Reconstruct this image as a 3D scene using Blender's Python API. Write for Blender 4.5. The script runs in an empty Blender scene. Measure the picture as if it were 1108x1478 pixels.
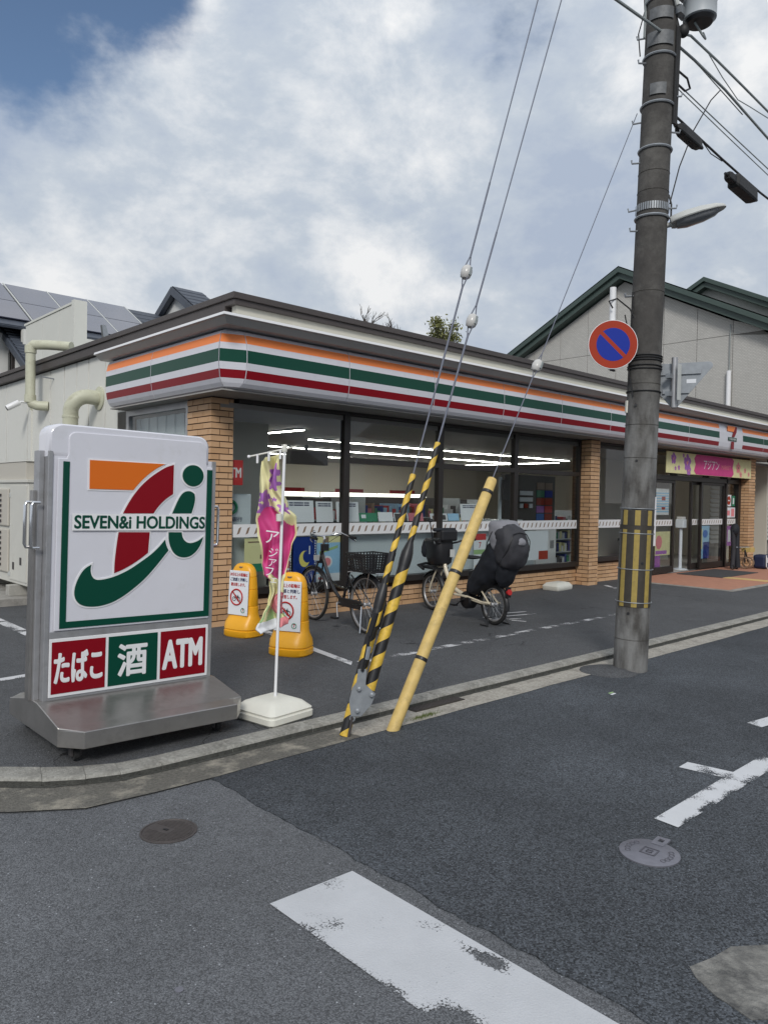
import bpy, math, random
from math import sin, cos, pi, radians
from mathutils import Vector, Matrix
random.seed(7)
S = bpy.context.scene
COL = S.collection

# ------------------------------------------------------------------ camera
cd = bpy.data.cameras.new('camera'); cam = bpy.data.objects.new('camera', cd); COL.objects.link(cam)
cd.sensor_fit = 'VERTICAL'; cd.sensor_height = 24; cd.lens = 24*1083/1478; cd.clip_end = 3000; cd.clip_start = .05
_y, _p, _r = radians(43.05), radians(-1.067), radians(1.015)
fw = Vector((sin(_y)*cos(_p), cos(_y)*cos(_p), sin(_p))); rt = Vector((cos(_y), -sin(_y), 0)); up = rt.cross(fw)
rr = cos(_r)*rt + sin(_r)*up; uu = -sin(_r)*rt + cos(_r)*up
cam.matrix_world = Matrix(((rr.x, uu.x, -fw.x, 0), (rr.y, uu.y, -fw.y, 0), (rr.z, uu.z, -fw.z, 1.5), (0, 0, 0, 1)))
S.camera = cam

# ------------------------------------------------------------------ sky, sun, exposure
SUN_EL, SUN_AZ = radians(36), radians(-46)      # azimuth measured from -Y towards +X
sd = Vector((cos(SUN_EL)*sin(SUN_AZ), -cos(SUN_EL)*cos(SUN_AZ), sin(SUN_EL)))
W = bpy.data.worlds.new('World'); S.world = W; W.use_nodes = True
def build_sky():
    nt = W.node_tree; N = nt.nodes; L = nt.links; N.clear()
    def n(t, **k):
        o = N.new(t)
        for a, b in k.items(): setattr(o, a, b)
        return o
    out = n('ShaderNodeOutputWorld'); bg = n('ShaderNodeBackground'); bg.inputs[1].default_value = .1
    sky = n('ShaderNodeTexSky', sky_type='NISHITA'); sky.sun_disc = False
    sky.sun_elevation = SUN_EL; sky.sun_rotation = math.atan2(sd.x, sd.y)
    tc = n('ShaderNodeTexCoord'); sep = n('ShaderNodeSeparateXYZ'); L.new(tc.outputs['Generated'], sep.inputs[0])
    def m(op, a, b=None, c=None, clamp=False):
        o = n('ShaderNodeMath', operation=op); o.use_clamp = clamp
        for i, v in enumerate((a, b, c)):
            if v is None: continue
            if isinstance(v, (int, float)): o.inputs[i].default_value = v
            else: L.new(v, o.inputs[i])
        return o.outputs[0]
    zz = m('ADD', m('MAXIMUM', sep.outputs[2], 0.0), .34)
    cx, cy = m('DIVIDE', sep.outputs[0], zz), m('DIVIDE', sep.outputs[1], zz)
    cmb = n('ShaderNodeVectorMath', operation='MULTIPLY'); L.new(tc.outputs['Generated'], cmb.inputs[0]); cmb.inputs[1].default_value = (1, 1, 1.55)
    def noise(scale, detail, rough, off, dist=0.):
        mp = n('ShaderNodeMapping'); mp.inputs['Location'].default_value = off; L.new(cmb.outputs[0], mp.inputs[0])
        t = n('ShaderNodeTexNoise'); t.inputs['Scale'].default_value = scale; t.inputs['Detail'].default_value = detail
        t.inputs['Roughness'].default_value = rough; t.inputs['Distortion'].default_value = dist; L.new(mp.outputs[0], t.inputs[0]); return t.outputs[0]
    n1 = noise(3.3, 11, .58, (3.1, 1.7, 0), .0)
    n2 = noise(4.6, 12, .61, (8.3, 4.2, 2.0), .12)
    n3 = noise(1.7, 4, .5, (1.3, 9.2, 5.0))
    # clear patch: sky opens towards the upper left of the view
    def lobe(v, lo, hi):
        v = Vector(v).normalized(); d = n('ShaderNodeVectorMath', operation='DOT_PRODUCT'); L.new(tc.outputs['Generated'], d.inputs[0]); d.inputs[1].default_value = v
        mr = n('ShaderNodeMapRange'); mr.inputs[1].default_value = lo; mr.inputs[2].default_value = hi; L.new(d.outputs['Value'], mr.inputs[0]); return mr.outputs[0]
    gap = m('ADD', m('MULTIPLY', lobe((.262, .795, .547), .981, .9995), .46), m('MULTIPLY', lobe((.62, .57, .55), .990, 1.0), .16))
    dens = m('SUBTRACT', m('ADD', n1, .24), gap)
    cov = n('ShaderNodeMapRange', interpolation_type='SMOOTHSTEP'); L.new(dens, cov.inputs[0]); cov.inputs[1].default_value = .40; cov.inputs[2].default_value = .60
    br = m('ADD', m('MULTIPLY', n2, .72), m('MULTIPLY', n3, .55))
    cr = n('ShaderNodeValToRGB'); L.new(br, cr.inputs[0]); e = cr.color_ramp.elements
    e[0].position = .52; e[0].color = (4.9, 5.7, 7.1, 1); e[1].position = .74; e[1].color = (10.2, 10.3, 10.4, 1)
    x = e.new(.62); x.color = (6.3, 7.0, 7.9, 1)
    for el in e: el.color = tuple(c/10 for c in el.color[:3]) + (1,)
    mul = n('ShaderNodeVectorMath', operation='SCALE'); L.new(cr.outputs[0], mul.inputs[0])
    L.new(m('ADD', 8.2, m('MULTIPLY', m('POWER', m('MAXIMUM', sep.outputs[2], 0.0), 2.0), 2.5)), mul.inputs['Scale'])   # overcast skies brighten towards the zenith
    blue = n('ShaderNodeVectorMath', operation='MULTIPLY'); L.new(sky.outputs[0], blue.inputs[0]); blue.inputs[1].default_value = (.95, 1.0, 1.05)
    mix = n('ShaderNodeMix', data_type='RGBA'); L.new(cov.outputs[0], mix.inputs[0]); L.new(blue.outputs[0], mix.inputs[6]); L.new(mul.outputs[0], mix.inputs[7])
    L.new(mix.outputs[2], bg.inputs[0]); L.new(bg.outputs[0], out.inputs[0])
build_sky()
sl = bpy.data.lights.new('sun', 'SUN'); so = bpy.data.objects.new('sun', sl); COL.objects.link(so)
sl.energy = 2.0; sl.angle = radians(15); sl.color = (1, .97, .92)
so.rotation_euler = sd.to_track_quat('Z', 'Y').to_euler()
V = S.view_settings; V.view_transform = 'Standard'; V.look = 'None'; V.gamma = 1; V.use_curve_mapping = False; V.exposure = 0.02
S.render.engine = 'CYCLES'; S.cycles.use_denoising = True; S.cycles.max_bounces = 8; S.cycles.transparent_max_bounces = 12
S.cycles.caustics_reflective = False; S.cycles.caustics_refractive = False; S.cycles.sample_clamp_indirect = 4

# ------------------------------------------------------------------ materials
MATS = {}
def mat(name, col=(.5, .5, .5), rough=.6, metal=0., var=0., vs=6., bump=0., bs=60., spec=.5, emit=None, es=1., coat=0., alpha=1., dirt=None, ds=2.5, dlo=.5, dhi=.75):
    if name in MATS: return MATS[name]
    m = bpy.data.materials.new(name); m.use_nodes = True; MATS[name] = m
    nt = m.node_tree; b = nt.nodes['Principled BSDF']; L = nt.links
    b.inputs['Base Color'].default_value = (*col, 1); b.inputs['Roughness'].default_value = rough; b.inputs['Metallic'].default_value = metal
    b.inputs['Specular IOR Level'].default_value = spec; b.inputs['Coat Weight'].default_value = coat; b.inputs['Alpha'].default_value = alpha
    if emit: b.inputs['Emission Color'].default_value = (*emit, 1); b.inputs['Emission Strength'].default_value = es
    tc = nt.nodes.new('ShaderNodeTexCoord')
    if var or dirt:
        t = nt.nodes.new('ShaderNodeTexNoise'); t.inputs['Scale'].default_value = vs; t.inputs['Detail'].default_value = 6; t.inputs['Roughness'].default_value = .65
        L.new(tc.outputs['Object'], t.inputs[0])
        r = nt.nodes.new('ShaderNodeMapRange'); r.inputs[1].default_value = .25; r.inputs[2].default_value = .75; r.inputs[3].default_value = 1-var; r.inputs[4].default_value = 1+var
        L.new(t.outputs[0], r.inputs[0])
        sc = nt.nodes.new('ShaderNodeVectorMath'); sc.operation = 'SCALE'; sc.inputs[0].default_value = col; L.new(r.outputs[0], sc.inputs['Scale'])
        o = sc.outputs[0]
        if dirt:
            t2 = nt.nodes.new('ShaderNodeTexNoise'); t2.inputs['Scale'].default_value = ds; t2.inputs['Detail'].default_value = 8; t2.inputs['Roughness'].default_value = .7
            L.new(tc.outputs['Object'], t2.inputs[0])
            r2 = nt.nodes.new('ShaderNodeMapRange'); r2.inputs[1].default_value = dlo; r2.inputs[2].default_value = dhi; L.new(t2.outputs[0], r2.inputs[0])
            mx = nt.nodes.new('ShaderNodeMix'); mx.data_type = 'RGBA'; L.new(r2.outputs[0], mx.inputs[0]); L.new(o, mx.inputs[6]); mx.inputs[7].default_value = (*dirt, 1)
            o = mx.outputs[2]
        L.new(o, b.inputs['Base Color'])
    if bump:
        t = nt.nodes.new('ShaderNodeTexNoise'); t.inputs['Scale'].default_value = bs; t.inputs['Detail'].default_value = 5; L.new(tc.outputs['Object'], t.inputs[0])
        bp = nt.nodes.new('ShaderNodeBump'); bp.inputs['Strength'].default_value = bump; bp.inputs['Distance'].default_value = .01; L.new(t.outputs[0], bp.inputs['Height'])
        L.new(bp.outputs[0], b.inputs['Normal'])
    return m
def asphalt(name, base, fine=150., chips=.5, patch=.25, patchs=.55, tint=(1, 1, 1), cracks=.48):
    m = bpy.data.materials.new(name); m.use_nodes = True; MATS[name] = m
    nt = m.node_tree; N = nt.nodes; L = nt.links; b = N['Principled BSDF']; b.inputs['Roughness'].default_value = .82; b.inputs['Specular IOR Level'].default_value = .35
    tc = N.new('ShaderNodeTexCoord'); co = tc.outputs['Object']
    def nz(s, d, r=.6):
        t = N.new('ShaderNodeTexNoise'); t.inputs['Scale'].default_value = s; t.inputs['Detail'].default_value = d; t.inputs['Roughness'].default_value = r; L.new(co, t.inputs[0]); return t.outputs[0]
    def mr(v, a, b_, c, d):
        o = N.new('ShaderNodeMapRange'); L.new(v, o.inputs[0])
        for i, q in zip((1, 2, 3, 4), (a, b_, c, d)): o.inputs[i].default_value = q
        return o.outputs[0]
    def m2(op, a, b_):
        o = N.new('ShaderNodeMath'); o.operation = op
        for i, v in enumerate((a, b_)):
            if isinstance(v, (int, float)): o.inputs[i].default_value = v
            else: L.new(v, o.inputs[i])
        return o.outputs[0]
    v1 = N.new('ShaderNodeTexVoronoi'); v1.inputs['Scale'].default_value = fine; L.new(co, v1.inputs[0])
    sp = N.new('ShaderNodeSeparateColor'); L.new(v1.outputs['Color'], sp.inputs[0])
    stone = mr(sp.outputs[0], 0, 1, 1-chips, 1+chips)
    edge = mr(v1.outputs['Distance'], .25, .7, 1.08, .80)
    v2 = N.new('ShaderNodeTexVoronoi'); v2.inputs['Scale'].default_value = 75; L.new(co, v2.inputs[0])
    sp2 = N.new('ShaderNodeSeparateColor'); L.new(v2.outputs['Color'], sp2.inputs[0])
    fleck = m2('MULTIPLY', mr(sp2.outputs[1], .93, .98, 0, 1), mr(v2.outputs['Distance'], .12, .30, 1, 0))
    big = mr(nz(patchs, 5, .6), .3, .7, 1-patch, 1+patch)
    mid = mr(nz(7, 6, .7), .25, .75, .88, 1.12)
    f = m2('MULTIPLY', m2('MULTIPLY', stone, edge), m2('MULTIPLY', big, mid))
    nzv = N.new('ShaderNodeTexNoise'); nzv.inputs['Scale'].default_value = 3.5; nzv.inputs['Detail'].default_value = 6; L.new(co, nzv.inputs[0])
    mv = N.new('ShaderNodeVectorMath'); mv.operation = 'SCALE'; mv.inputs['Scale'].default_value = .45; L.new(nzv.outputs['Color'], mv.inputs[0])
    av = N.new('ShaderNodeVectorMath'); av.operation = 'ADD'; L.new(co, av.inputs[0]); L.new(mv.outputs[0], av.inputs[1])
    cv = N.new('ShaderNodeTexVoronoi'); cv.feature = 'DISTANCE_TO_EDGE'; cv.inputs['Scale'].default_value = .55; L.new(av.outputs[0], cv.inputs[0])
    crack = m2('MULTIPLY', mr(cv.outputs['Distance'], .0012, .0035, 1, 0), mr(nz(1.1, 3), cracks, cracks+.1, 0, 1))
    f = m2('MULTIPLY', f, mr(crack, 0, 1, 1, .25))
    f = m2('MULTIPLY', f, mr(nz(1.7, 7, .68), .58, .72, 1, .80)); f = m2('MULTIPLY', f, mr(nz(2.6, 4, .5), .30, .40, 1.12, 1))
    f = m2('ADD', f, m2('MULTIPLY', fleck, 2.6))
    sc = N.new('ShaderNodeVectorMath'); sc.operation = 'SCALE'; sc.inputs[0].default_value = tuple(base*t for t in tint); L.new(f, sc.inputs['Scale'])
    L.new(sc.outputs[0], b.inputs['Base Color'])
    hb = m2('ADD', m2('MULTIPLY', v1.outputs['Distance'], -.8), m2('MULTIPLY', nz(60, 6, .7), 1.0))
    bp = N.new('ShaderNodeBump'); bp.inputs['Strength'].default_value = .55; bp.inputs['Distance'].default_value = .006; L.new(hb, bp.inputs['Height']); L.new(bp.outputs[0], b.inputs['Normal'])
    return m
def worn_paint(name, col, wear=.5, edges=(), spots=()):
    """road paint with wear: where it has worn off, the sheet is open and the asphalt below shows"""
    m = mat(name, col, .75, var=.07, vs=5, bump=.25, bs=120); nt = m.node_tree; N = nt.nodes; L = nt.links; b = N['Principled BSDF']
    tc = N.new('ShaderNodeTexCoord')
    t = N.new('ShaderNodeTexNoise'); t.inputs['Scale'].default_value = 4.5; t.inputs['Detail'].default_value = 3; L.new(tc.outputs['Object'], t.inputs[0])
    t2 = N.new('ShaderNodeTexNoise'); t2.inputs['Scale'].default_value = 110; t2.inputs['Detail'].default_value = 6; t2.inputs['Roughness'].default_value = .75; L.new(tc.outputs['Object'], t2.inputs[0])
    vo = N.new('ShaderNodeTexVoronoi'); vo.feature = 'DISTANCE_TO_EDGE'; vo.inputs['Scale'].default_value = 45; L.new(tc.outputs['Object'], vo.inputs[0])
    def m2(op, a, b_, clamp=False):
        o = N.new('ShaderNodeMath'); o.operation = op; o.use_clamp = clamp
        for i, v in enumerate((a, b_)):
            if isinstance(v, (int, float)): o.inputs[i].default_value = v
            else: L.new(v, o.inputs[i])
        return o.outputs[0]
    s = m2('ADD', m2('MULTIPLY', t.outputs[0], 1.0), m2('MULTIPLY', t2.outputs[0], .70))
    s = m2('ADD', s, m2('MULTIPLY', m2('MINIMUM', vo.outputs['Distance'], .2), -.4))
    if edges:    # (axis, value, width, amount): more wear along one edge of the marking
        sx = N.new('ShaderNodeSeparateXYZ'); L.new(tc.outputs['Object'], sx.inputs[0])
        for ax, val, wd, am in edges:
            d = m2('ABSOLUTE', m2('SUBTRACT', sx.outputs[ax], val), 0)
            r = N.new('ShaderNodeMapRange'); L.new(d, r.inputs[0]); r.inputs[1].default_value = 0; r.inputs[2].default_value = wd; r.inputs[3].default_value = am; r.inputs[4].default_value = 0
            s = m2('ADD', s, r.outputs[0])
    for px_, py_, rx_, ry_, am in spots:
        mp = N.new('ShaderNodeMapping'); mp.vector_type = 'POINT'; mp.inputs['Location'].default_value = (-px_/rx_, -py_/ry_, 0); mp.inputs['Scale'].default_value = (1/rx_, 1/ry_, 0); L.new(tc.outputs['Object'], mp.inputs[0])
        ln = N.new('ShaderNodeVectorMath'); ln.operation = 'LENGTH'; L.new(mp.outputs[0], ln.inputs[0])
        r = N.new('ShaderNodeMapRange'); L.new(ln.outputs['Value'], r.inputs[0]); r.inputs[1].default_value = .1; r.inputs[2].default_value = 1; r.inputs[3].default_value = am; r.inputs[4].default_value = 0
        s = m2('ADD', s, r.outputs[0])
    a = N.new('ShaderNodeMapRange'); L.new(s, a.inputs[0]); a.inputs[1].default_value = 1.22-wear*.45; a.inputs[2].default_value = a.inputs[1].default_value+.05; a.inputs[3].default_value = 1; a.inputs[4].default_value = 0
    L.new(a.outputs[0], b.inputs['Alpha'])
    return m
def glass(name, tint=(.72, .76, .76), refl=1.):
    m = bpy.data.materials.new(name); m.use_nodes = True; MATS[name] = m; nt = m.node_tree; N = nt.nodes; L = nt.links; N.clear()
    o = N.new('ShaderNodeOutputMaterial'); t = N.new('ShaderNodeBsdfTransparent'); t.inputs[0].default_value = (*tint, 1)
    g = N.new('ShaderNodeBsdfGlossy'); g.inputs['Roughness'].default_value = .01
    f = N.new('ShaderNodeFresnel'); f.inputs[0].default_value = 1.5
    mm = N.new('ShaderNodeMath'); mm.operation = 'MULTIPLY'; mm.inputs[1].default_value = refl; mm.use_clamp = True
    gm = N.new('ShaderNodeNewGeometry'); nb = N.new('ShaderNodeMath'); nb.operation = 'SUBTRACT'; nb.inputs[0].default_value = 1; L.new(gm.outputs['Backfacing'], nb.inputs[1])
    fb = N.new('ShaderNodeMath'); fb.operation = 'MULTIPLY'; L.new(f.outputs[0], fb.inputs[0]); L.new(nb.outputs[0], fb.inputs[1]); L.new(fb.outputs[0], mm.inputs[0])
    x = N.new('ShaderNodeMixShader'); L.new(mm.outputs[0], x.inputs[0]); L.new(t.outputs[0], x.inputs[1]); L.new(g.outputs[0], x.inputs[2]); L.new(x.outputs[0], o.inputs[0])
    return m
def stripes(name, pitch, a=(.72, .47, .06), b=(.012, .012, .014), duty=.5):
    m = mat(name, a, .5, var=.1, vs=20); nt = m.node_tree; N = nt.nodes; L = nt.links; p = N['Principled BSDF']
    for l in list(p.inputs['Base Color'].links): L.remove(l)
    tc = N.new('ShaderNodeTexCoord'); s = N.new('ShaderNodeSeparateXYZ'); L.new(tc.outputs['Object'], s.inputs[0])
    def m2(op, a_, b_=0):
        o = N.new('ShaderNodeMath'); o.operation = op
        for i, v in enumerate((a_, b_)):
            if isinstance(v, (int, float)): o.inputs[i].default_value = v
            else: L.new(v, o.inputs[i])
        return o.outputs[0]
    ang = m2('MULTIPLY', m2('ARCTAN2', s.outputs[1], s.outputs[0]), 1/(2*pi))
    fr = m2('FRACT', m2('ADD', m2('MULTIPLY', ang, -1.0), m2('DIVIDE', s.outputs[2], pitch)))
    g = m2('GREATER_THAN', fr, duty)
    nz = N.new('ShaderNodeTexNoise'); nz.inputs['Scale'].default_value = 30; nz.inputs['Detail'].default_value = 6; L.new(tc.outputs['Object'], nz.inputs[0])
    mr = N.new('ShaderNodeMapRange'); L.new(nz.outputs[0], mr.inputs[0]); mr.inputs[1].default_value = .3; mr.inputs[2].default_value = .7; mr.inputs[3].default_value = .72; mr.inputs[4].default_value = 1.1
    x = N.new('ShaderNodeMix'); x.data_type = 'RGBA'; L.new(g, x.inputs[0]); x.inputs[6].default_value = (*a, 1); x.inputs[7].default_value = (*b, 1)
    sc = N.new('ShaderNodeVectorMath'); sc.operation = 'SCALE'; L.new(x.outputs[2], sc.inputs[0]); L.new(mr.outputs[0], sc.inputs['Scale']); L.new(sc.outputs[0], p.inputs['Base Color'])
    return m

asphalt('asphalt_old', .121, 210, .48, .14, .9, (.96, 1.0, 1.07), 2.)
asphalt('asphalt_new', .064, 150, .68, .30, .75, (.90, 1.0, 1.14), .56)
asphalt('asphalt_lot', .086, 150, .35, .16, .5, (.97, 1, 1.06))
mat('concrete', (.30, .285, .26), .85, var=.25, vs=9, bump=.5, bs=90, dirt=(.10, .095, .085), ds=3.2, dlo=.48, dhi=.78)
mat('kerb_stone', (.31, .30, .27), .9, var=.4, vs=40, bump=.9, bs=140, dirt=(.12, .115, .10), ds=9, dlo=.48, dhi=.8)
mat('kerb_face', (.055, .055, .048), .9, var=.5, vs=35, bump=.8, bs=120)  # dark colour carries the kerb's shadow line together with damp stain
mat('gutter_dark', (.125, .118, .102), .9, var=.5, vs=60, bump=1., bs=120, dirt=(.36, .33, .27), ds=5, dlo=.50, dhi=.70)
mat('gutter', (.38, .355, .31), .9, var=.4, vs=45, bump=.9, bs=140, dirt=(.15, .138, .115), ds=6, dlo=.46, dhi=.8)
mat('brick', (.56, .345, .19), .65, var=.14, vs=3.0, bump=.15, bs=80)
mat('brick_b', (.51, .305, .16), .65, var=.14, vs=3.0, bump=.15, bs=80)
mat('brick_c', (.61, .385, .22), .65, var=.12, vs=3.0, bump=.15, bs=80)
mat('mortar', (.06, .034, .022), .9)
mat('frame_dark', (.020, .016, .014), .4)
mat('cap_brown', (.060, .050, .047), .5, var=.08, vs=1.5)
mat('cream', (.56, .54, .46), .6, var=.05, vs=1.2, dirt=(.40, .38, .31), ds=1.2, dlo=.55, dhi=.9)
mat('siding', (.66, .655, .61), .6, var=.05, vs=.9, dirt=(.45, .44, .38), ds=.9, dlo=.5, dhi=.85)
mat('seam', (.15, .145, .13), .7)
mat('white', (.76, .76, .77), .35, var=.03, vs=3)
mat('white_acrylic', (.64, .64, .69), .25, coat=.2, var=.03, vs=3, dirt=(.50, .50, .50), ds=5, dlo=.55, dhi=.95)
mat('orange_s', (.86, .24, .065), .38, spec=.3)
mat('green_s', (.002, .055, .034), .3, spec=.25)
mat('red_s', (.22, .003, .010), .3, spec=.25)
mat('orange_sign', (.66, .145, .014), .3, spec=.25)
mat('panel_joint', (.45, .45, .46), .5)
mat('soffit', (.30, .285, .27), .6, var=.06, vs=1.)
mat('flash_grey', (.42, .42, .41), .4, var=.08, vs=1.5)
mat('steel', (.40, .385, .37), .34, metal=.85, var=.16, vs=4, bump=.05, bs=160, dirt=(.27, .26, .24), ds=9, dlo=.5, dhi=.85)
mat('alu', (.40, .40, .41), .40, metal=.6, var=.14, vs=6, dirt=(.27, .265, .25), ds=8, dlo=.5, dhi=.85)
mat('chrome', (.75, .75, .76), .15, metal=1.)
mat('black', (.012, .012, .014), .45)
mat('black_gloss', (.012, .012, .014), .25, coat=.4)
mat('rubber', (.018, .018, .018), .8)
mat('dark_cloth', (.010, .012, .018), .75, bump=.3, bs=25)
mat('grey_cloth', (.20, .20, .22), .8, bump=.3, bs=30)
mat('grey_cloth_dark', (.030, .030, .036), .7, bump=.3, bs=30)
mat('yellow_plastic', (.80, .38, .012), .38, var=.05, vs=5, bump=.03, bs=30)
mat('yellow_pole', (.60, .43, .15), .6, var=.18, vs=14, dirt=(.34, .25, .10), ds=11, dlo=.54, dhi=.8)
mat('galv', (.30, .32, .34), .5, metal=.5, var=.15, vs=18)
mat('band_steel', (.13, .135, .14), .6, metal=.3, var=.3, vs=25)
mat('wire', (.17, .18, .22), .5, metal=.5)
mat('cable', (.27, .30, .30), .5)
mat('cable_black', (.015, .015, .016), .6)
mat('porcelain', (.52, .51, .49), .25)
mat('light_strip', (.9, .9, .9), .5, emit=(1., .97, .90), es=32.)
mat('case_light', (.9, .9, .9), .5, emit=(1., .96, .86), es=2.5)
mat('int_wall', (.52, .49, .42), .8)
mat('int_ceiling', (.28, .265, .25), .8)
mat('partition_white', (.72, .69, .62), .8)
mat('int_floor', (.42, .40, .37), .4)
mat('counter_white', (.55, .60, .63), .4)
mat('paper', (.72, .74, .77), .7)
mat('navy', (.02, .025, .09), .6)
mat('poster_blue', (.008, .035, .22), .35)
mat('poster_lblue', (.30, .52, .72), .4)
mat('poster_yel', (.72, .68, .36), .5)
mat('poster_pink', (.52, .16, .20), .45)
mat('poster_green', (.02, .20, .10), .5)
mat('poster_red', (.50, .03, .03), .5)
mat('moon', (.75, .66, .16), .5)
mat('magenta', (.56, .055, .22), .7, var=.1, vs=6)
mat('flag_yellow', (.70, .66, .36), .7, var=.1, vs=8)
mat('flag_violet', (.36, .13, .44), .7, var=.25, vs=20)
mat('flag_green', (.30, .45, .20), .7)
mat('flag_rose', (.72, .24, .26), .7)
mat('no_bike_red', (.42, .012, .012), .5)
mat('film', (.70, .70, .70), .5)
mat('film_mark', (.22, .15, .10), .6)
mat('sign_red', (.34, .035, .012), .5, var=.05, vs=8, spec=.2)
mat('sign_blue', (.008, .028, .29), .45, spec=.2)
mat('roof_tile', (.055, .065, .085), .55, var=.2, vs=3)
mat('solar', (.055, .060, .095), .2, coat=.6, var=.15, vs=1.2)
mat('house_white', (.62, .62, .60), .8, var=.04, vs=1)
mat('green_trim', (.048, .072, .063), .5, var=.1, vs=2)
mat('beige_wall', (.50, .485, .455), .85, var=.06, vs=1.2)
mat('duct', (.52, .52, .40), .5, var=.06, vs=6, dirt=(.33, .31, .22), ds=6)
mat('ac_white', (.58, .57, .52), .5, var=.05, vs=3, dirt=(.38, .35, .28), ds=4, dlo=.6, dhi=.9)
mat('ac_grille', (.50, .47, .41), .5)
mat('block', (.35, .34, .31), .9, var=.2, vs=20)
mat('paving', (.42, .20, .13), .8, var=.15, vs=8, bump=.2, bs=40)
mat('tactile', (.60, .43, .18), .7, var=.1, vs=10)
mat('mat_grey', (.05, .05, .052), .95)
mat('rust', (.075, .066, .064), .6, metal=.3, var=.25, vs=30)
mat('iron', (.20, .20, .23), .5, metal=.5, var=.15, vs=25)
mat('iron_dark', (.11, .11, .13), .55, metal=.4)
mat('leaf', (.17, .175, .055), .7, var=.3, vs=3)
mat('bark', (.09, .075, .065), .9, var=.2, vs=10)
mat('trafo', (.42, .45, .47), .45, var=.06, vs=3)
mat('lamp_grey', (.50, .51, .49), .5)
mat('lens_grey', (.22, .23, .24), .15, coat=.5)
mat('ivory_plastic', (.66, .65, .58), .5, var=.05, vs=8, dirt=(.45, .43, .36), ds=7, dlo=.6, dhi=.9)
mat('bike_cream', (.60, .53, .40), .35, coat=.4)
mat('patch_conc', (.20, .195, .18), .9, var=.35, vs=24, bump=1., bs=50, dirt=(.055, .055, .055), ds=9, dlo=.42, dhi=.66)
mat('gplate_dark', (.042, .036, .028), .5, var=.2, vs=20)
mat('gplate_yellow', (.34, .25, .065), .5, var=.15, vs=20, dirt=(.12, .10, .07), ds=14, dlo=.55, dhi=.75)
mat('moss', (.10, .13, .03), .9)
mat('blue_bag', (.012, .02, .06), .6)
mat('balloon', (.02, .14, .5), .3)
mat('int_dark', (.05, .045, .045), .7)
mat('wood_yel', (.55, .40, .14), .6)
mat('screen_box', (.62, .62, .57), .6, var=.04, vs=1)
glass('shop_glass', (.90, .92, .915), 1.0)
glass('house_glass', (.2, .22, .24), 1.4)
stripes('stripe_wide', .19); stripes('stripe_thin', .165)
def pole_concrete():
    m = mat('pole_concrete', (.058, .054, .050), .85, var=.28, vs=11, bump=.35, bs=60, dirt=(.13, .125, .115), ds=3.5, dlo=.48, dhi=.75)
    nt = m.node_tree; N = nt.nodes; L = nt.links; b = N['Principled BSDF']
    src = b.inputs['Base Color'].links[0].from_socket; tc = N.new('ShaderNodeTexCoord')
    mp = N.new('ShaderNodeMapping'); mp.inputs['Scale'].default_value = (6, 6, 1.8); L.new(tc.outputs['Object'], mp.inputs[0])
    t = N.new('ShaderNodeTexNoise'); t.inputs['Scale'].default_value = 1.6; t.inputs['Detail'].default_value = 6; L.new(mp.outputs[0], t.inputs[0])
    sx = N.new('ShaderNodeSeparateXYZ'); L.new(tc.outputs['Object'], sx.inputs[0])
    # the lower pole is scuffed paler by old posters and paste: a stain with its own shape
    r = N.new('ShaderNodeMapRange'); L.new(sx.outputs[2], r.inputs[0]); r.inputs[1].default_value = 2.65-5.; r.inputs[2].default_value = 2.3-5.
    mr = N.new('ShaderNodeMapRange'); L.new(t.outputs[0], mr.inputs[0]); mr.inputs[1].default_value = .36; mr.inputs[2].default_value = .62; mr.inputs[3].default_value = .0; mr.inputs[4].default_value = .75
    mu = N.new('ShaderNodeMath'); mu.operation = 'MULTIPLY'; L.new(r.outputs[0], mu.inputs[0]); L.new(mr.outputs[0], mu.inputs[1])
    x = N.new('ShaderNodeMix'); x.data_type = 'RGBA'; L.new(mu.outputs[0], x.inputs[0]); L.new(src, x.inputs[6]); x.inputs[7].default_value = (.24, .24, .235, 1)
    L.new(x.outputs[2], b.inputs['Base Color'])
pole_concrete()
def hall_siding():
    m = MATS['beige_wall']; nt = m.node_tree; N = nt.nodes; L = nt.links; b = N['Principled BSDF']; src = b.inputs['Base Color'].links[0].from_socket
    tc = N.new('ShaderNodeTexCoord'); sp = N.new('ShaderNodeSeparateXYZ'); L.new(tc.outputs['Object'], sp.inputs[0]); cb = N.new('ShaderNodeCombineXYZ'); L.new(sp.outputs[1], cb.inputs[0]); L.new(sp.outputs[2], cb.inputs[1])
    br = N.new('ShaderNodeTexBrick'); br.inputs['Scale'].default_value = 5; br.inputs['Color1'].default_value = (1, 1, 1, 1); br.inputs['Color2'].default_value = (.88, .88, .88, 1); br.inputs['Mortar'].default_value = (.72, .72, .72, 1); br.inputs['Mortar Size'].default_value = .05; L.new(cb.outputs[0], br.inputs[0])
    x = N.new('ShaderNodeMix'); x.data_type = 'RGBA'; x.blend_type = 'MULTIPLY'; x.inputs[0].default_value = 1; L.new(src, x.inputs[6]); L.new(br.outputs[0], x.inputs[7]); L.new(x.outputs[2], b.inputs['Base Color'])
hall_siding()
def MT(n): return MATS[n] if isinstance(n, str) else n

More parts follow.
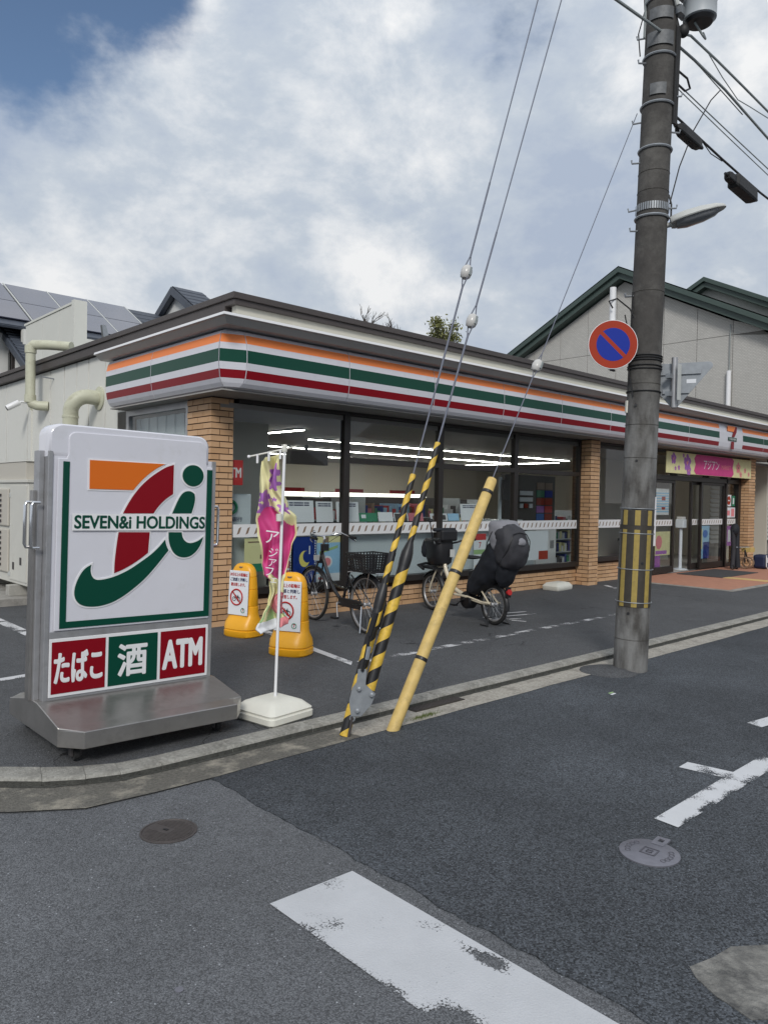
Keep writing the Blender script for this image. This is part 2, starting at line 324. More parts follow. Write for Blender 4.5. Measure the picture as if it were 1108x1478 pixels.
# ------------------------------------------------------------------ mesh helpers
class MB:
    def __init__(s): s.v = []; s.f = []; s.m = []; s.mats = []; s.M = Matrix()
    def mi(s, m):
        if m not in s.mats: s.mats.append(m)
        return s.mats.index(m)
    def add(s, vs, fs, m):
        n = len(s.v); s.v += [s.M @ Vector(v) for v in vs]; k = s.mi(m)
        for f in fs: s.f.append([n+i for i in f]); s.m.append(k)
        return s
    def box(s, x0, x1, y0, y1, z0, z1, m):
        return s.add([(x0, y0, z0), (x1, y0, z0), (x1, y1, z0), (x0, y1, z0), (x0, y0, z1), (x1, y0, z1), (x1, y1, z1), (x0, y1, z1)],
                     [(0, 3, 2, 1), (4, 5, 6, 7), (0, 1, 5, 4), (1, 2, 6, 5), (2, 3, 7, 6), (3, 0, 4, 7)], m)
    def quad(s, a, b, c, d, m): return s.add([a, b, c, d], [(0, 1, 2, 3)], m)
    def prism(s, poly, o, ax, ay, az, h, m, cap=True):
        """poly in (ax, ay) coordinates about o, extruded by h along az"""
        o, ax, ay, az = map(Vector, (o, ax, ay, az)); n = len(poly)
        a = [o+ax*p[0]+ay*p[1] for p in poly]; b = [p+az*h for p in a]
        fs = [(i, (i+1) % n, n+(i+1) % n, n+i) for i in range(n)]
        if cap: fs += [tuple(range(n))[::-1], tuple(range(n, 2*n))]
        return s.add(a+b, fs, m)
    def frame(s, d):
        d = Vector(d).normalized(); u = d.cross(Vector((0, 0, 1)) if abs(d.z) < .9 else Vector((0, 1, 0))).normalized(); return u, u.cross(d).normalized()
    def tube(s, pts, r, m, n=8, cap=True):
        pts = [Vector(p) for p in pts]; k = len(pts); rs = r if isinstance(r, (list, tuple)) else [r]*k
        vs = []; u = None
        for i, p in enumerate(pts):
            d = (pts[min(i+1, k-1)]-pts[max(i-1, 0)]).normalized()
            if u is None: u, _ = s.frame(d)
            u = (u-d*u.dot(d)).normalized(); w = d.cross(u)
            vs += [p+(u*cos(2*pi*j/n)+w*sin(2*pi*j/n))*rs[i] for j in range(n)]
        fs = [(i*n+j, i*n+(j+1) % n, (i+1)*n+(j+1) % n, (i+1)*n+j) for i in range(k-1) for j in range(n)]
        if cap: fs += [tuple(range(n))[::-1], tuple((k-1)*n+j for j in range(n))]
        return s.add(vs, fs, m)
    def lathe(s, prof, m, n=24, o=(0, 0, 0), axis=(0, 0, 1), sy=1.):
        o = Vector(o); a = Vector(axis).normalized(); u, w = s.frame(a); vs = []
        for r, z in prof: vs += [o+a*z+(u*cos(2*pi*j/n)+w*sin(2*pi*j/n)*sy)*r for j in range(n)]
        k = len(prof); fs = [(i*n+j, i*n+(j+1) % n, (i+1)*n+(j+1) % n, (i+1)*n+j) for i in range(k-1) for j in range(n)]
        if prof[0][0] > 1e-5: fs.append(tuple(range(n))[::-1])
        if prof[-1][0] > 1e-5: fs.append(tuple((k-1)*n+j for j in range(n)))
        return s.add(vs, fs, m)
    def ring(s, o, axis, R, r, m, n=32, k=8):
        o = Vector(o); a = Vector(axis).normalized(); u, w = s.frame(a); vs = []
        for i in range(n):
            c = u*cos(2*pi*i/n)+w*sin(2*pi*i/n)
            vs += [o+c*(R+r*cos(2*pi*j/k))+a*r*sin(2*pi*j/k) for j in range(k)]
        return s.add(vs, [(i*k+j, ((i+1) % n)*k+j, ((i+1) % n)*k+(j+1) % k, i*k+(j+1) % k) for i in range(n) for j in range(k)], m)
    def loft(s, rings, m):
        n = len(rings[0]); vs = [p for r in rings for p in r]; k = len(rings)
        return s.add(vs, [(i*n+j, i*n+(j+1) % n, (i+1)*n+(j+1) % n, (i+1)*n+j) for i in range(k-1) for j in range(n)]+[tuple(range(n))[::-1], tuple((k-1)*n+j for j in range(n))], m)
    def ball(s, o, r, m, sc=(1, 1, 1), n=12):
        prof = [(sin(pi*i/8), -cos(pi*i/8)) for i in range(9)]; vs = []; o = Vector(o)
        for R, z in prof: vs += [o+Vector((R*cos(2*pi*j/n)*sc[0], R*sin(2*pi*j/n)*sc[1], z*sc[2]))*r for j in range(n)]
        return s.add(vs, [(i*n+j, i*n+(j+1) % n, (i+1)*n+(j+1) % n, (i+1)*n+j) for i in range(8) for j in range(n)], m)
    def build(s, name, parent=None, smooth=False, bevel=0., label=None, world=True):
        """verts are in world space (or, world=False, in the parent's space); the mesh is re-centred on its own middle"""
        me = bpy.data.meshes.new(name)
        lo = Vector([min(v[i] for v in s.v) for i in range(3)]); hi = Vector([max(v[i] for v in s.v) for i in range(3)]); c = (lo+hi)/2
        me.from_pydata([v-c for v in s.v], [], s.f)
        for m in s.mats: me.materials.append(MT(m))
        me.polygons.foreach_set('material_index', s.m)
        if smooth:
            me.polygons.foreach_set('use_smooth', [True]*len(s.f))
        me.update(); o = bpy.data.objects.new(name, me); COL.objects.link(o)
        if parent is not None:
            o.parent = parent
            if world:
                base = parent; off = Vector(parent['_o']) if '_o' in parent else parent.location; o.location = c-off
            else: o.location = c
        else: o.location = c
        o['_o'] = (c if world else Vector((0, 0, 0))) [:]
        if bevel:
            b = o.modifiers.new('b', 'BEVEL'); b.width = bevel; b.segments = 2; b.limit_method = 'ANGLE'; b.angle_limit = radians(40)
        if smooth:
            e = o.modifiers.new('e', 'EDGE_SPLIT'); e.split_angle = radians(42)
        if label: o['label'] = label
        return o
def empty(name, loc, rot=(0, 0, 0)):
    o = bpy.data.objects.new(name, None); COL.objects.link(o); o.location = loc; o.rotation_euler = rot; o.empty_display_size = .1; o['_o'] = tuple(loc); return o
def tag(o, label, cat, group=None, kind=None):
    if label: o['label'] = label
    if cat: o['category'] = cat
    if group: o['group'] = group
    if kind: o['kind'] = kind
    return o
def struct(o, label=None):
    o['kind'] = 'structure'
    if label: o['label'] = label
    return o
def child_copy(src, parent, loc=None):
    o = src.copy(); COL.objects.link(o); o.parent = parent
    if loc is not None: o.location = loc
    return o
def text(name, string, parent, M, h, m, w=None, bold=0., depth=.0015, label=None, spacing=1.):
    """flat lettering: cap height about h, local x along the writing, placed by matrix M in the parent's space; w fits the width"""
    cu = bpy.data.curves.new(name, 'FONT'); cu.body = string; cu.size = 1; cu.extrude = depth/h/2 if h else 0; cu.space_character = spacing; cu.resolution_u = 4
    to = bpy.data.objects.new(name, cu); COL.objects.link(to); dg = bpy.context.evaluated_depsgraph_get(); dg.update()
    me = bpy.data.meshes.new_from_object(to.evaluated_get(dg)); bpy.data.objects.remove(to)
    if len(me.vertices) == 0: return None
    xs = [v.co.x for v in me.vertices]; ys = [v.co.y for v in me.vertices]
    x0, x1, y0, y1 = min(xs), max(xs), min(ys), max(ys); sy = h/(y1-y0); sx = (w/(x1-x0)) if w else sy
    for v in me.vertices: v.co = Vector(((v.co.x-(x0+x1)/2)*sx, (v.co.y-(y0+y1)/2)*sy, v.co.z*h))
    if bold:     # thicken the strokes: copies pushed outwards all round, each a hair behind the last
        vs = [v.co.copy() for v in me.vertices]; fs = [tuple(p.vertices) for p in me.polygons]; V_, F_2 = list(vs), list(fs)
        for k in range(10):
            a = 2*pi*k/10; d = Vector((cos(a)*bold*h*.9, sin(a)*bold*h, -.00012*(k+1))); o_ = len(V_); V_ += [v+d for v in vs]; F_2 += [tuple(i+o_ for i in f) for f in fs]
        me = bpy.data.meshes.new(name); me.from_pydata(V_, [], F_2)
    me.materials.clear(); me.materials.append(MT(m)); me.name = name
    o = bpy.data.objects.new(name, me); COL.objects.link(o); o.parent = parent; o.matrix_local = M
    if label: o['label'] = label
    return o
def facing(p, n=(0, -1, 0), upv=(0, 0, 1), roll=0):
    """matrix whose z axis is the face normal n and y axis is up"""
    z = Vector(n).normalized(); x = Vector(upv).cross(z).normalized(); y = z.cross(x)
    M = Matrix(((x.x, y.x, z.x, p[0]), (x.y, y.y, z.y, p[1]), (x.z, y.z, z.z, p[2]), (0, 0, 0, 1)))
    return M @ Matrix.Rotation(roll, 4, 'Z')
RZ = -.045                                # road level; the shop's forecourt is z = 0

# ------------------------------------------------------------------ setting: ground, road, kerb
b = MB(); b.quad((-900, -900, -.12), (900, -900, -.12), (900, 900, -.12), (-900, 900, -.12), 'asphalt_old'); struct(b.build('ground'))
b = MB(); b.quad((-40, -14, RZ), (80, -14, RZ), (80, 3.9, RZ), (-40, 3.9, RZ), 'asphalt_old'); struct(b.build('road'), 'older grey asphalt road with pale flecks')
rn = random.Random(3)
def jag(x, y0, y1, step=.035, amp=.010):
    pts = []; y = y0; o = 0
    while y < y1:
        o = o*.7+rn.uniform(-amp, amp); pts.append((x+o, y)); y += step*rn.uniform(.6, 1.4)
    return pts+[(x, y1)]
# darker resurfaced half of the road, 5 mm proud, with a ragged edge
seam = jag(2.10, -3.5, 3.60); top = [(2.6, 3.603), (4, 3.612), (5.4, 3.60), (7, 3.605), (10, 3.615), (45, 3.61)]
poly = seam+top+[(45, -3.5)]
b = MB(); b.prism(poly[::-1], (0, 0, RZ-.03), (1, 0, 0), (0, 1, 0), (0, 0, 1), .0355, 'asphalt_new'); struct(b.build('resurfaced_road'), 'darker resurfaced asphalt with a ragged edge')
RN = RZ+.0055
# forecourt
inner = [(-8, 12.1), (-1, 6.25), (1.25, 4.37), (1.42, 4.22), (1.60, 4.09), (1.75, 4.02), (1.95, 3.995), (2.4, 3.99), (45, 4.0)]
outer = [(-8, 11.92), (-1, 6.07), (1.20, 4.19), (1.37, 4.04), (1.555, 3.93), (1.72, 3.875), (1.95, 3.855), (2.4, 3.85), (45, 3.86)]
gut = [(-8, 11.5), (-1, 5.65), (1.08, 3.88), (1.24, 3.72), (1.42, 3.63), (1.65, 3.60), (2.0, 3.575), (2.5, 3.585), (45, 3.605)]
b = MB(); b.add([(x, y, 0) for x, y in inner+[(45, 45), (-8, 45)]], [tuple(range(len(inner)+2))], 'asphalt_lot'); struct(b.build('car_park'), 'dark asphalt forecourt of the shop')
def band(p, q, z0, z1, m, name, label=None):
    b = MB(); n = len(p); b.add([(x, y, z0) for x, y in p]+[(x, y, z1) for x, y in q], [(i+1, i, n+i, n+i+1) for i in range(n-1)], m); return b
def resample(pl, n):
    L = [0]
    for a, c in zip(pl, pl[1:]): L.append(L[-1]+math.dist(a, c))
    out = []
    for i in range(n+1):
        t = L[-1]*i/n; k = max(j for j in range(len(L)-1) if L[j] <= t+1e-9); f = (t-L[k])/(L[k+1]-L[k]); out.append(tuple(pl[k][q]+(pl[k+1][q]-pl[k][q])*f for q in (0, 1)))
    return out
# kerb: separate stones with open joints
kb = empty('kerb', (3, 3.93, RZ)); struct(kb, 'low worn concrete kerb between forecourt and gutter')
seg_in = [(-1, 6.25)]+inner[2:-1]+[(21, 3.998)]; seg_out = [(-1, 6.07)]+outer[2:-1]+[(21, 3.858)]
# cut into 0.6 m stones along the straight run, shorter in the bend
cuts = [(a, c) for a, c in zip(seg_in[:-1], seg_out[:-1])]
x = 3.0
while x < 21: cuts.append(((x, 3.992+.0003*x), (x, 3.852+.0003*x))); x += .6
cuts = [c for i, c in enumerate(cuts) if i != len(seg_in)-1 or True]
def kstone(i0, o0, i1, o1):
    g = .0012; b = MB(); d = Vector((i1[0]-i0[0], i1[1]-i0[1])).normalized()*g
    I0 = (i0[0]+d.x, i0[1]+d.y); I1 = (i1[0]-d.x, i1[1]-d.y); O0 = (o0[0]+d.x, o0[1]+d.y); O1 = (o1[0]-d.x, o1[1]-d.y)
    def mid(a, c, t): return (a[0]+(c[0]-a[0])*t, a[1]+(c[1]-a[1])*t)
    j = rn.uniform(-.0015, .0015)
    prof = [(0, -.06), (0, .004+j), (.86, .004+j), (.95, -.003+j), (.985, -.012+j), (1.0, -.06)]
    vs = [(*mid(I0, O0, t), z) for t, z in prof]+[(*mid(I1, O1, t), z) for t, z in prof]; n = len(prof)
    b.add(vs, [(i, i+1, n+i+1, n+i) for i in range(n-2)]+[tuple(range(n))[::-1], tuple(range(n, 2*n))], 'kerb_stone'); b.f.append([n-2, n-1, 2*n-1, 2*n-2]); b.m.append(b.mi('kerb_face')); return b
for (a, c), (a2, c2) in zip(cuts, cuts[1:]):
    if math.dist(a, a2) < .02: continue
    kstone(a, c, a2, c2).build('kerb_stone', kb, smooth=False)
# gutter slab, slightly dished, drawn as one strip with fine edge noise
gi = resample(outer[1:-1]+[(30, 3.86)], 90); go = resample(gut[1:-1]+[(30, 3.605)], 90)
b = MB(); go = [(x, y+rn.uniform(-.006, .006)) for x, y in go]
n = len(gi); mid = [((a[0]*.6+c[0]*.4), (a[1]*.6+c[1]*.4)) for a, c in zip(gi, go)]
b.add([(x, y+.02, RZ+.006) for x, y in gi]+[(x, y, RZ+.003) for x, y in mid]+[(x, y, RZ+.0085) for x, y in go], [(k*n+i+1, k*n+i, (k+1)*n+i, (k+1)*n+i+1) for k in (0, 1) for i in range(n-1)], 'gutter')
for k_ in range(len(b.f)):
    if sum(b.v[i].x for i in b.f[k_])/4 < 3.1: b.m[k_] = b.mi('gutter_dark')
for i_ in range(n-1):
    (xa, ya), (xb, yb) = gi[i_], gi[i_+1]; b.add([(xa, ya+.01, RZ+.0095), (xb, yb+.01, RZ+.0095), (xb, yb-.018-rn.uniform(0, .012), RZ+.0075), (xa, ya-.02, RZ+.0075)], [(0, 3, 2, 1)], 'kerb_face')  # dark strip at the kerb foot: shadow line painted in, over the dirt-filled joint
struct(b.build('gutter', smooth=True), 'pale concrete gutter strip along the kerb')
# road markings
def sheet(name, poly, z, m, label): b = MB(); b.add([(x, y, z) for x, y in poly], [tuple(range(len(poly)))], m); o = b.build(name); o.location.z = z; return struct(o, label)
worn_paint('paint_zebra', (.47, .48, .50), .50, [(0, -.2, .035, .18)], [(.15, 1.0, .055, .17, .42), (-.16, .86, .10, .30, .36), (-.05, .2, .2, .5, .18)])
worn_paint('paint_line', (.55, .56, .58), .68, [(1, -.19, .05, .2), (1, -.06, .05, .12), (1, .19, .06, .10)])
worn_paint('paint_lot', (.55, .55, .56), .86)
worn_paint('paint_faint', (.55, .55, .56), 1.08)
sheet('zebra_stripe', [(1.625, -1.2), (2.022, -1.2), (2.020, 2.315), (1.622, 2.33)], RZ+.004, 'paint_zebra', 'white zebra crossing stripe worn at its edge')
sheet('parking_line', [(3.445, 1.61), (6.2, 1.62), (6.2, 1.745), (4.40, 1.742), (4.36, 1.99), (4.235, 1.985), (4.27, 1.742), (3.455, 1.735)], RN+.004, 'paint_line', 'broken white T-shaped line on the dark asphalt')
sheet('parking_line', [(5.44, 1.97), (5.9, 1.90), (6.0, 2.0), (5.47, 2.08)], RN+.004, 'paint_line', 'short white mark at the right edge of the road')
sheet('bay_line', [(2.60, 8.0), (2.72, 8.0), (2.76, 12.0), (2.64, 12.0)], .004, 'paint_lot', 'white bay line behind the sign, running back')
sheet('bay_line', [(.4, 6.18), (3.2, 6.5), (3.2, 6.6), (.4, 6.28)], .004, 'paint_lot', 'white bay line crossing behind the sign')
sheet('bay_line', [(4.36, 5.06), (4.46, 5.16), (4.80, 7.2), (4.70, 7.2)], .004, 'paint_lot', 'white bay line past the yellow boards')
sheet('bay_line', [(4.46, 5.04), (9.4, 5.12), (9.4, 5.20), (4.50, 5.15)], .0045, 'paint_faint', 'faint worn white line in front of the bicycles')
b = MB()
for x0, y0, x1, y1 in ((7.42, 6.05, 8.25, 5.86), (7.35, 5.93, 7.75, 5.72), (7.9, 6.15, 8.3, 6.05), (7.55, 5.72, 7.62, 5.55), (7.45, 6.1, 7.6, 5.8)):
    d = Vector((x1-x0, y1-y0, 0)).normalized(); q = Vector((-d.y, d.x, 0))*.022; a = Vector((x0, y0, .0045)); c = Vector((x1, y1, .0045)); b.quad(a-q, c-q, c+q, a+q, 'paint_lot')
struct(b.build('bicycle_symbol'), 'worn painted bicycle symbol behind the child-seat bicycle')
sheet('bay_line', [(11.9, 6.72), (12.15, 7.1), (12.05, 7.12), (11.8, 6.75)], .004, 'paint_lot', 'short white line by the second brick pillar')
# concrete repair in the asphalt
pp = [(2.40, 1.05), (2.44, 1.09), (2.55, 1.06), (2.66, 1.045), (2.76, .97), (2.9, .86), (2.7, .72), (2.45, .76), (2.33, .85), (2.36, .97)]
b = MB(); b.prism(pp[::-1], (0, 0, RN-.01), (1, 0, 0), (0, 1, 0), (0, 0, 1), .013, 'patch_conc'); struct(b.build('concrete_patch'), 'rough grey concrete patch in the road corner')
# entrance paving, tactile strip, door mat
b = MB(); b.box(13.25, 21.5, 5.40, 7.46, -.02, .012, 'paving'); struct(b.build('pavement'), 'terracotta tiled paving at the shop entrance')
b = MB(); b.box(13.13, 13.25, 5.28, 7.46, -.02, .010, 'concrete'); b.box(13.25, 21.5, 5.28, 5.40, -.02, .010, 'concrete'); struct(b.build('paving_edge'))
b = MB()
for i in range(12): b.box(15.28+.02*i*0, 15.56, 5.42+i*.1, 5.51+i*.1, .012, .018, 'tactile')
struct(b.build('tactile_strip'), 'yellow tactile strip on the entrance paving')
b = MB(); b.box(15.25, 17.1, 6.35, 7.3, .012, .026, 'mat_grey'); tag(b.build('door_mat', bevel=.004), 'flat dark grey mat in front of the shop door', 'door mat')

# ------------------------------------------------------------------ the shop
shop = empty('convenience_store', (4.33, 7.5, 0)); tag(shop, 'single-storey corner convenience store with orange, green and red striped fascia', 'shop')
YW = 7.5
# inside: floor, ceiling, walls
b = MB(); b.box(4.5, 21, 7.58, 17, -.01, .02, 'int_floor'); b.build('floor', shop)
b = MB(); b.box(4.45, 21, 7.5, 17.05, 2.50, 2.56, 'int_ceiling'); b.build('ceiling', shop)
b = MB(); b.box(4.45, 21, 17, 17.15, 0, 2.56, 'int_wall'); b.box(20.9, 21, 7.6, 17, 0, 2.5, 'int_wall'); b.build('rear_wall', shop)
b = MB(); b.box(4.5, 5.95, 8.75, 8.9, 0, 2.5, 'partition_white'); b.box(5.86, 5.95, 8.1, 9.0, 0, 2.5, 'int_wall') if False else None; b.build('partition', shop)
for x0, x1, y in ((7.75, 15.6, 10.2), (7.2, 15.9, 12.2), (7.2, 17.1, 14.3)):
    x = x0
    while x < x1-.2:
        e = min(x+1.47, x1); b = MB(); b.box(x, e-.02, y-.014, y+.014, 2.462, 2.475, 'light_strip'); b.box(x, e-.02, y-.03, y+.03, 2.475, 2.497, 'int_ceiling'); b.build('ceiling_light', shop); x += 1.49
for x, y0, y1 in ((6.6, 8.8, 9.75), (16.2, 10.9, 14.0)):
    b = MB(); b.box(x-.014, x+.014, y0, y1, 2.462, 2.475, 'light_strip'); b.box(x-.03, x+.03, y0, y1, 2.475, 2.497, 'int_ceiling'); b.build('ceiling_light', shop)
# roof slab, parapet, cap
b = MB(); b.box(4.4, 21.3, 7.15, 17.5, 2.64, 3.3, 'siding'); b.build('roof_core', shop)
b = MB(); b.box(4.36, 21.3, 7.05, 7.14, 3.25, 3.58, 'cream'); b.box(4.362, 4.45, 7.142, 10.0, 3.26, 3.48, 'cream'); b.build('parapet', shop)
for x in (7.4, 10.4, 13.4, 16.4): pass
b = MB()
b.box(4.28, 21.4, 6.98, 7.22, 3.61, 3.675, 'cap_brown'); b.box(4.28, 4.52, 7.22, 17.6, 3.61, 3.675, 'cap_brown')
b.box(4.305, 21.4, 7.005, 7.2, 3.550, 3.607, 'cap_brown'); b.box(4.305, 4.5, 7.2, 17.6, 3.49, 3.607, 'cap_brown')
b.build('roof_cap', shop, bevel=.004)
b = MB(); b.box(4.45, 21.3, 7.14, 17.5, 3.5, 3.56, 'flash_grey'); b.build('roof', shop)
# eave flashing: white drip edge and the dark sloping underside above the fascia
def mitre(pf, m, b, x0=4.36, y1=9.95, x1=21.3):
    """profile pf of (offset out from the wall line, z); runs along the front and round the corner along the side"""
    n = len(pf); A = [(x1, 7.05-o, z) for o, z in pf]; B = [(x0-o, 7.05-o, z) for o, z in pf]; C = [(x0-o, y1, z) for o, z in pf]
    b.add(A+B+C, [(k*n+i, (k+1)*n+i, (k+1)*n+i+1, k*n+i+1) for k in (0, 1) for i in range(n-1)]+[tuple(range(n)), tuple(range(2*n, 3*n))[::-1]], m)
b = MB(); mitre([(0.0, 3.40), (.36, 3.352), (.37, 3.325), (.355, 3.322), (.285, 3.262), (0.0, 3.258)], 'flash_grey', b); b.build('eave', shop)
b = MB(); mitre([(.0, 3.412), (.372, 3.358), (.378, 3.330), (.371, 3.330), (.365, 3.352), (.0, 3.402)], 'white', b); b.build('drip_edge', shop)
# fascia panels: bowed acrylic, stripes are faces of their own
PROF = [(.10, 3.262), (.155, 3.235), (.175, 3.200), (.196, 3.109), (.202, 3.040), (.205, 2.905), (.198, 2.828), (.185, 2.738), (.165, 2.690), (.135, 2.650), (.06, 2.628)]
PM = ['white_acrylic', 'white_acrylic', 'orange_s', 'white_acrylic', 'green_s', 'white_acrylic', 'red_s', 'white_acrylic', 'white_acrylic', 'white_acrylic']
fas = MB(); fas.box(4.36, 21, 6.98, 7.12, 2.64, 3.25, 'panel_joint'); fas.box(4.24, 4.36, 7.05, 9.82, 2.64, 3.25, 'panel_joint'); fas.build('fascia_backing', shop)
def refl_panel(pa, pb, name='fascia_panel', mats=PM, ends=True):
    """pa, pb give (x, y) of the profile at offset o at either end"""
    b = MB(); b.m = []
    for i in range(len(PROF)-1):
        (o0, z0), (o1, z1) = PROF[i], PROF[i+1]
        b.quad((*pa(o0), z0), (*pa(o1), z1), (*pb(o1), z1), (*pb(o0), z0), mats[i])
    if ends:
        for p in (pa, pb): b.add([(*p(o), z) for o, z in PROF]+[(*p(0), PROF[-1][1]), (*p(0), PROF[0][1])], [tuple(range(len(PROF)+2))], 'white_acrylic')
    return b.build(name, shop, smooth=True)
fx = [4.372, 5.80, 7.28, 8.76, 10.24, 11.73, 13.06]
for i, (a, c) in enumerate(zip(fx, fx[1:])): refl_panel(lambda o, a=a, i=i: (a+.005-(max(.2-o, 0)*.5 if i == 0 else 0), 7.05-o), lambda o, c=c: (c-.005, 7.05-o))
# corner chamfer panel and side panels
PC = [m for m in PM]
refl_panel(lambda o: (4.303-o, 7.02-.35*o), lambda o: (4.366-max(.2-o, 0)*.5, 7.05-o))
refl_panel(lambda o: (4.30-o, 9.825), lambda o: (4.30-o, 8.525)); refl_panel(lambda o: (4.30-o, 8.515), lambda o: (4.30-o, 7.032-.35*o))
# second fascia run over the door, a little lower stripes, with the small logo panel
b = MB(); b.box(13.075, 13.20, 6.78, 7.05, 2.66, 3.27, 'panel_joint'); b.build('fascia_end_cap', shop, bevel=.004)
for a, c in ((13.22, 14.70), (14.71, 16.12)): refl_panel(lambda o, a=a: (a, 7.05-o), lambda o, c=c: (c, 7.05-o))
refl_panel(lambda o: (16.13, 7.05-o), lambda o: (17.34, 7.05-o), mats=['white_acrylic']*10)
for a, c in ((17.35, 18.55), (18.56, 20.0), (20.01, 21.3)): refl_panel(lambda o, a=a: (a, 7.05-o), lambda o, c=c: (c, 7.05-o))
lg = empty('logo', (16.73, 6.838, 2.95)); lg.parent = shop; lg.location = Vector((16.73, 6.838, 2.95))-shop.location
def flat(name, poly, parent, m, y=0., t=.004):
    """flat raised shape in the parent's own xz plane, facing -y"""
    b = MB(); b.prism(poly[::-1] if area(poly) > 0 else poly, (0, y, 0), (1, 0, 0), (0, 0, 1), (0, -1, 0), t, m); return b.build(name, parent, world=False)
def area(p): return sum(p[i][0]*p[(i+1) % len(p)][1]-p[(i+1) % len(p)][0]*p[i][1] for i in range(len(p)))/2
flat('seven_top', [(-.24, .25), (.17, .25), (.08, .13), (-.24, .13)], lg, 'orange_s')
flat('seven_stem', [(.18, .25), (.24, .25), (.24, .14), (.13, .02), (.0, .02), (.07, .13)], lg, 'red_s')
flat('seven_stem', [(-.02, -.085), (.12, -.085), (.11, -.25), (-.03, -.25)], lg, 'red_s')
flat('name_band', [(-.19, .005), (.25, .005), (.25, -.07), (-.19, -.07)], lg, 'green_s')
text('lettering', '7-ELEVEN', lg, facing((.03, -.0055, -.032)), .04, 'white', w=.36)
# soffit
b = MB(); b.box(4.15, 21.2, 6.97, 7.55, 2.612, 2.628, 'soffit'); b.box(4.15, 4.45, 7.55, 9.8, 2.612, 2.628, 'soffit'); b.build('soffit', shop)
# --- bricks
BH, BG = .0585, .012
brick_meshes = {}
def brick_mesh(w, k):
    key = (round(w, 3), k)
    if key not in brick_meshes:
        b = MB(); b.box(-w/2, w/2, -.004, .004, -BH/2, BH/2, ('brick', 'brick_b', 'brick_c')[k])
        me = bpy.data.meshes.new('brick'); me.from_pydata([v[:] for v in b.v], [], b.f); me.materials.append(MT(b.mats[0])); brick_meshes[key] = me
    return brick_meshes[key]
NB = [0]; rest = MB()
def brick_face(parent, p0, d, length, z0, z1, nrm, phase=0.):
    """running-bond facing bricks on a vertical face that starts at p0 and runs along d for length"""
    d = Vector((*d, 0)); nrm = Vector((*nrm, 0)); r = 0; z = z0+BH/2
    while z+BH/2 <= z1+.004:
        s = -(.2375/2 if (r % 2) else 0.)-phase
        while s < length:
            a, e = max(s, 0), min(s+.227, length)
            if e-a > .03:
                c = Vector((p0[0], p0[1], z))+d*((a+e)/2)+nrm*(.004+rn.uniform(-.0008, .0012)); k = rn.choice((0, 0, 1, 2))
                near = NB[0] < 300
                if near:
                    o = bpy.data.objects.new('brick', brick_mesh(e-a, k)); COL.objects.link(o); o.parent = parent
                    o.location = c-Vector(parent['_o']); o.rotation_euler = (0, 0, math.atan2(d.y, d.x)); NB[0] += 1
                else:
                    w = (e-a)/2; u = d*w; t = nrm*.004; q = Vector((0, 0, BH/2))
                    vs = [c+sx*u+sy*t+sz*q for sz in (-1, 1) for sx, sy in ((-1, 1), (1, 1), (1, -1), (-1, -1))]
                    rest.add(vs, [(0, 1, 5, 4), (4, 5, 6, 7), (0, 3, 2, 1), (1, 2, 6, 5), (3, 0, 4, 7)], ('brick', 'brick_b', 'brick_c')[k])
            s += .2375
        z += BH+BG; r += 1
b = MB(); b.box(4.339, 4.62, 7.509, 8.05, -.02, 2.61, 'mortar'); p1 = b.build('brick_pillar', shop)
brick_face(p1, (4.331, 7.509), (1, 0), .289, .0, 2.60, (0, -1)); brick_face(p1, (4.339, 8.05), (0, -1), .548, .0, 2.60, (-1, 0), .10)
b = MB(); b.box(4.62, 11.82, 7.549, 7.66, -.02, .330, 'mortar'); lw = b.build('low_brick_wall', shop)
brick_face(lw, (4.62, 7.545), (1, 0), 7.2, .0, .33, (0, -1), .05)
b = MB(); b.box(11.83, 12.12, 7.289, 7.66, -.02, 2.61, 'mortar'); p2 = b.build('brick_pillar', shop)
brick_face(p2, (11.822, 7.289), (1, 0), .295, .0, 2.60, (0, -1)); brick_face(p2, (11.83, 7.55), (0, -1), .262, 0, 2.60, (-1, 0), .1)
b = MB(); b.box(12.12, 14.50, 7.549, 7.66, -.02, .38, 'mortar'); lw2 = b.build('low_brick_wall', shop)
brick_face(lw2, (12.12, 7.545), (1, 0), 2.38, .0, .38, (0, -1))
b = MB(); b.box(18.83, 19.20, 7.259, 7.7, -.02, 2.61, 'mortar'); p3 = b.build('brick_pillar', shop)
brick_face(p3, (18.822, 7.259), (1, 0), .378, .0, 2.60, (0, -1)); brick_face(p3, (18.83, 7.6), (0, -1), .342, 0, 2.60, (-1, 0))
ro = rest.build('brickwork', shop); ro['kind'] = 'stuff'
# --- windows: frame, transom, panes, safety film
FD = 'frame_dark'
def window(x0, x1, z0, z1, y=YW, transom=None, fw=.05, jamb=True):
    b = MB(); Y0, Y1 = y-.035, y+.055
    (b.box(x0, x0+fw, Y0, Y1, z0, z1, FD) if jamb else b.box(x0-.01, x0+.006, Y0+.05, Y1, z0, z1, FD)); b.box(x1-fw, x1, Y0, Y1, z0, z1, FD)
    b.box(x0+fw, x1-fw, Y0, Y1, z0, z0+.085, FD); b.box(x0+fw, x1-fw, Y0, Y1, z1-.045, z1, FD)
    if transom: b.box(x0+fw, x1-fw, Y0, Y1, transom-.035, transom+.035, FD)
    w = b.build('window', shop, bevel=.003)
    for a, c in (((z0+.085, z1-.045),) if not transom else ((z0+.085, transom-.035), (transom+.035, z1-.045))):
        g = MB(); g.box(x0+(fw if jamb else .006), x1-fw, y, y+.008, a, c, 'shop_glass'); g.build('pane', w)
    return w
wins = []
wins.append(window(4.62, 6.305, .335, 2.61, jamb=False))
wins.append(window(6.305, 8.105, .335, 2.61, transom=1.985))
wins.append(window(8.105, 9.905, .335, 2.61, transom=1.985))
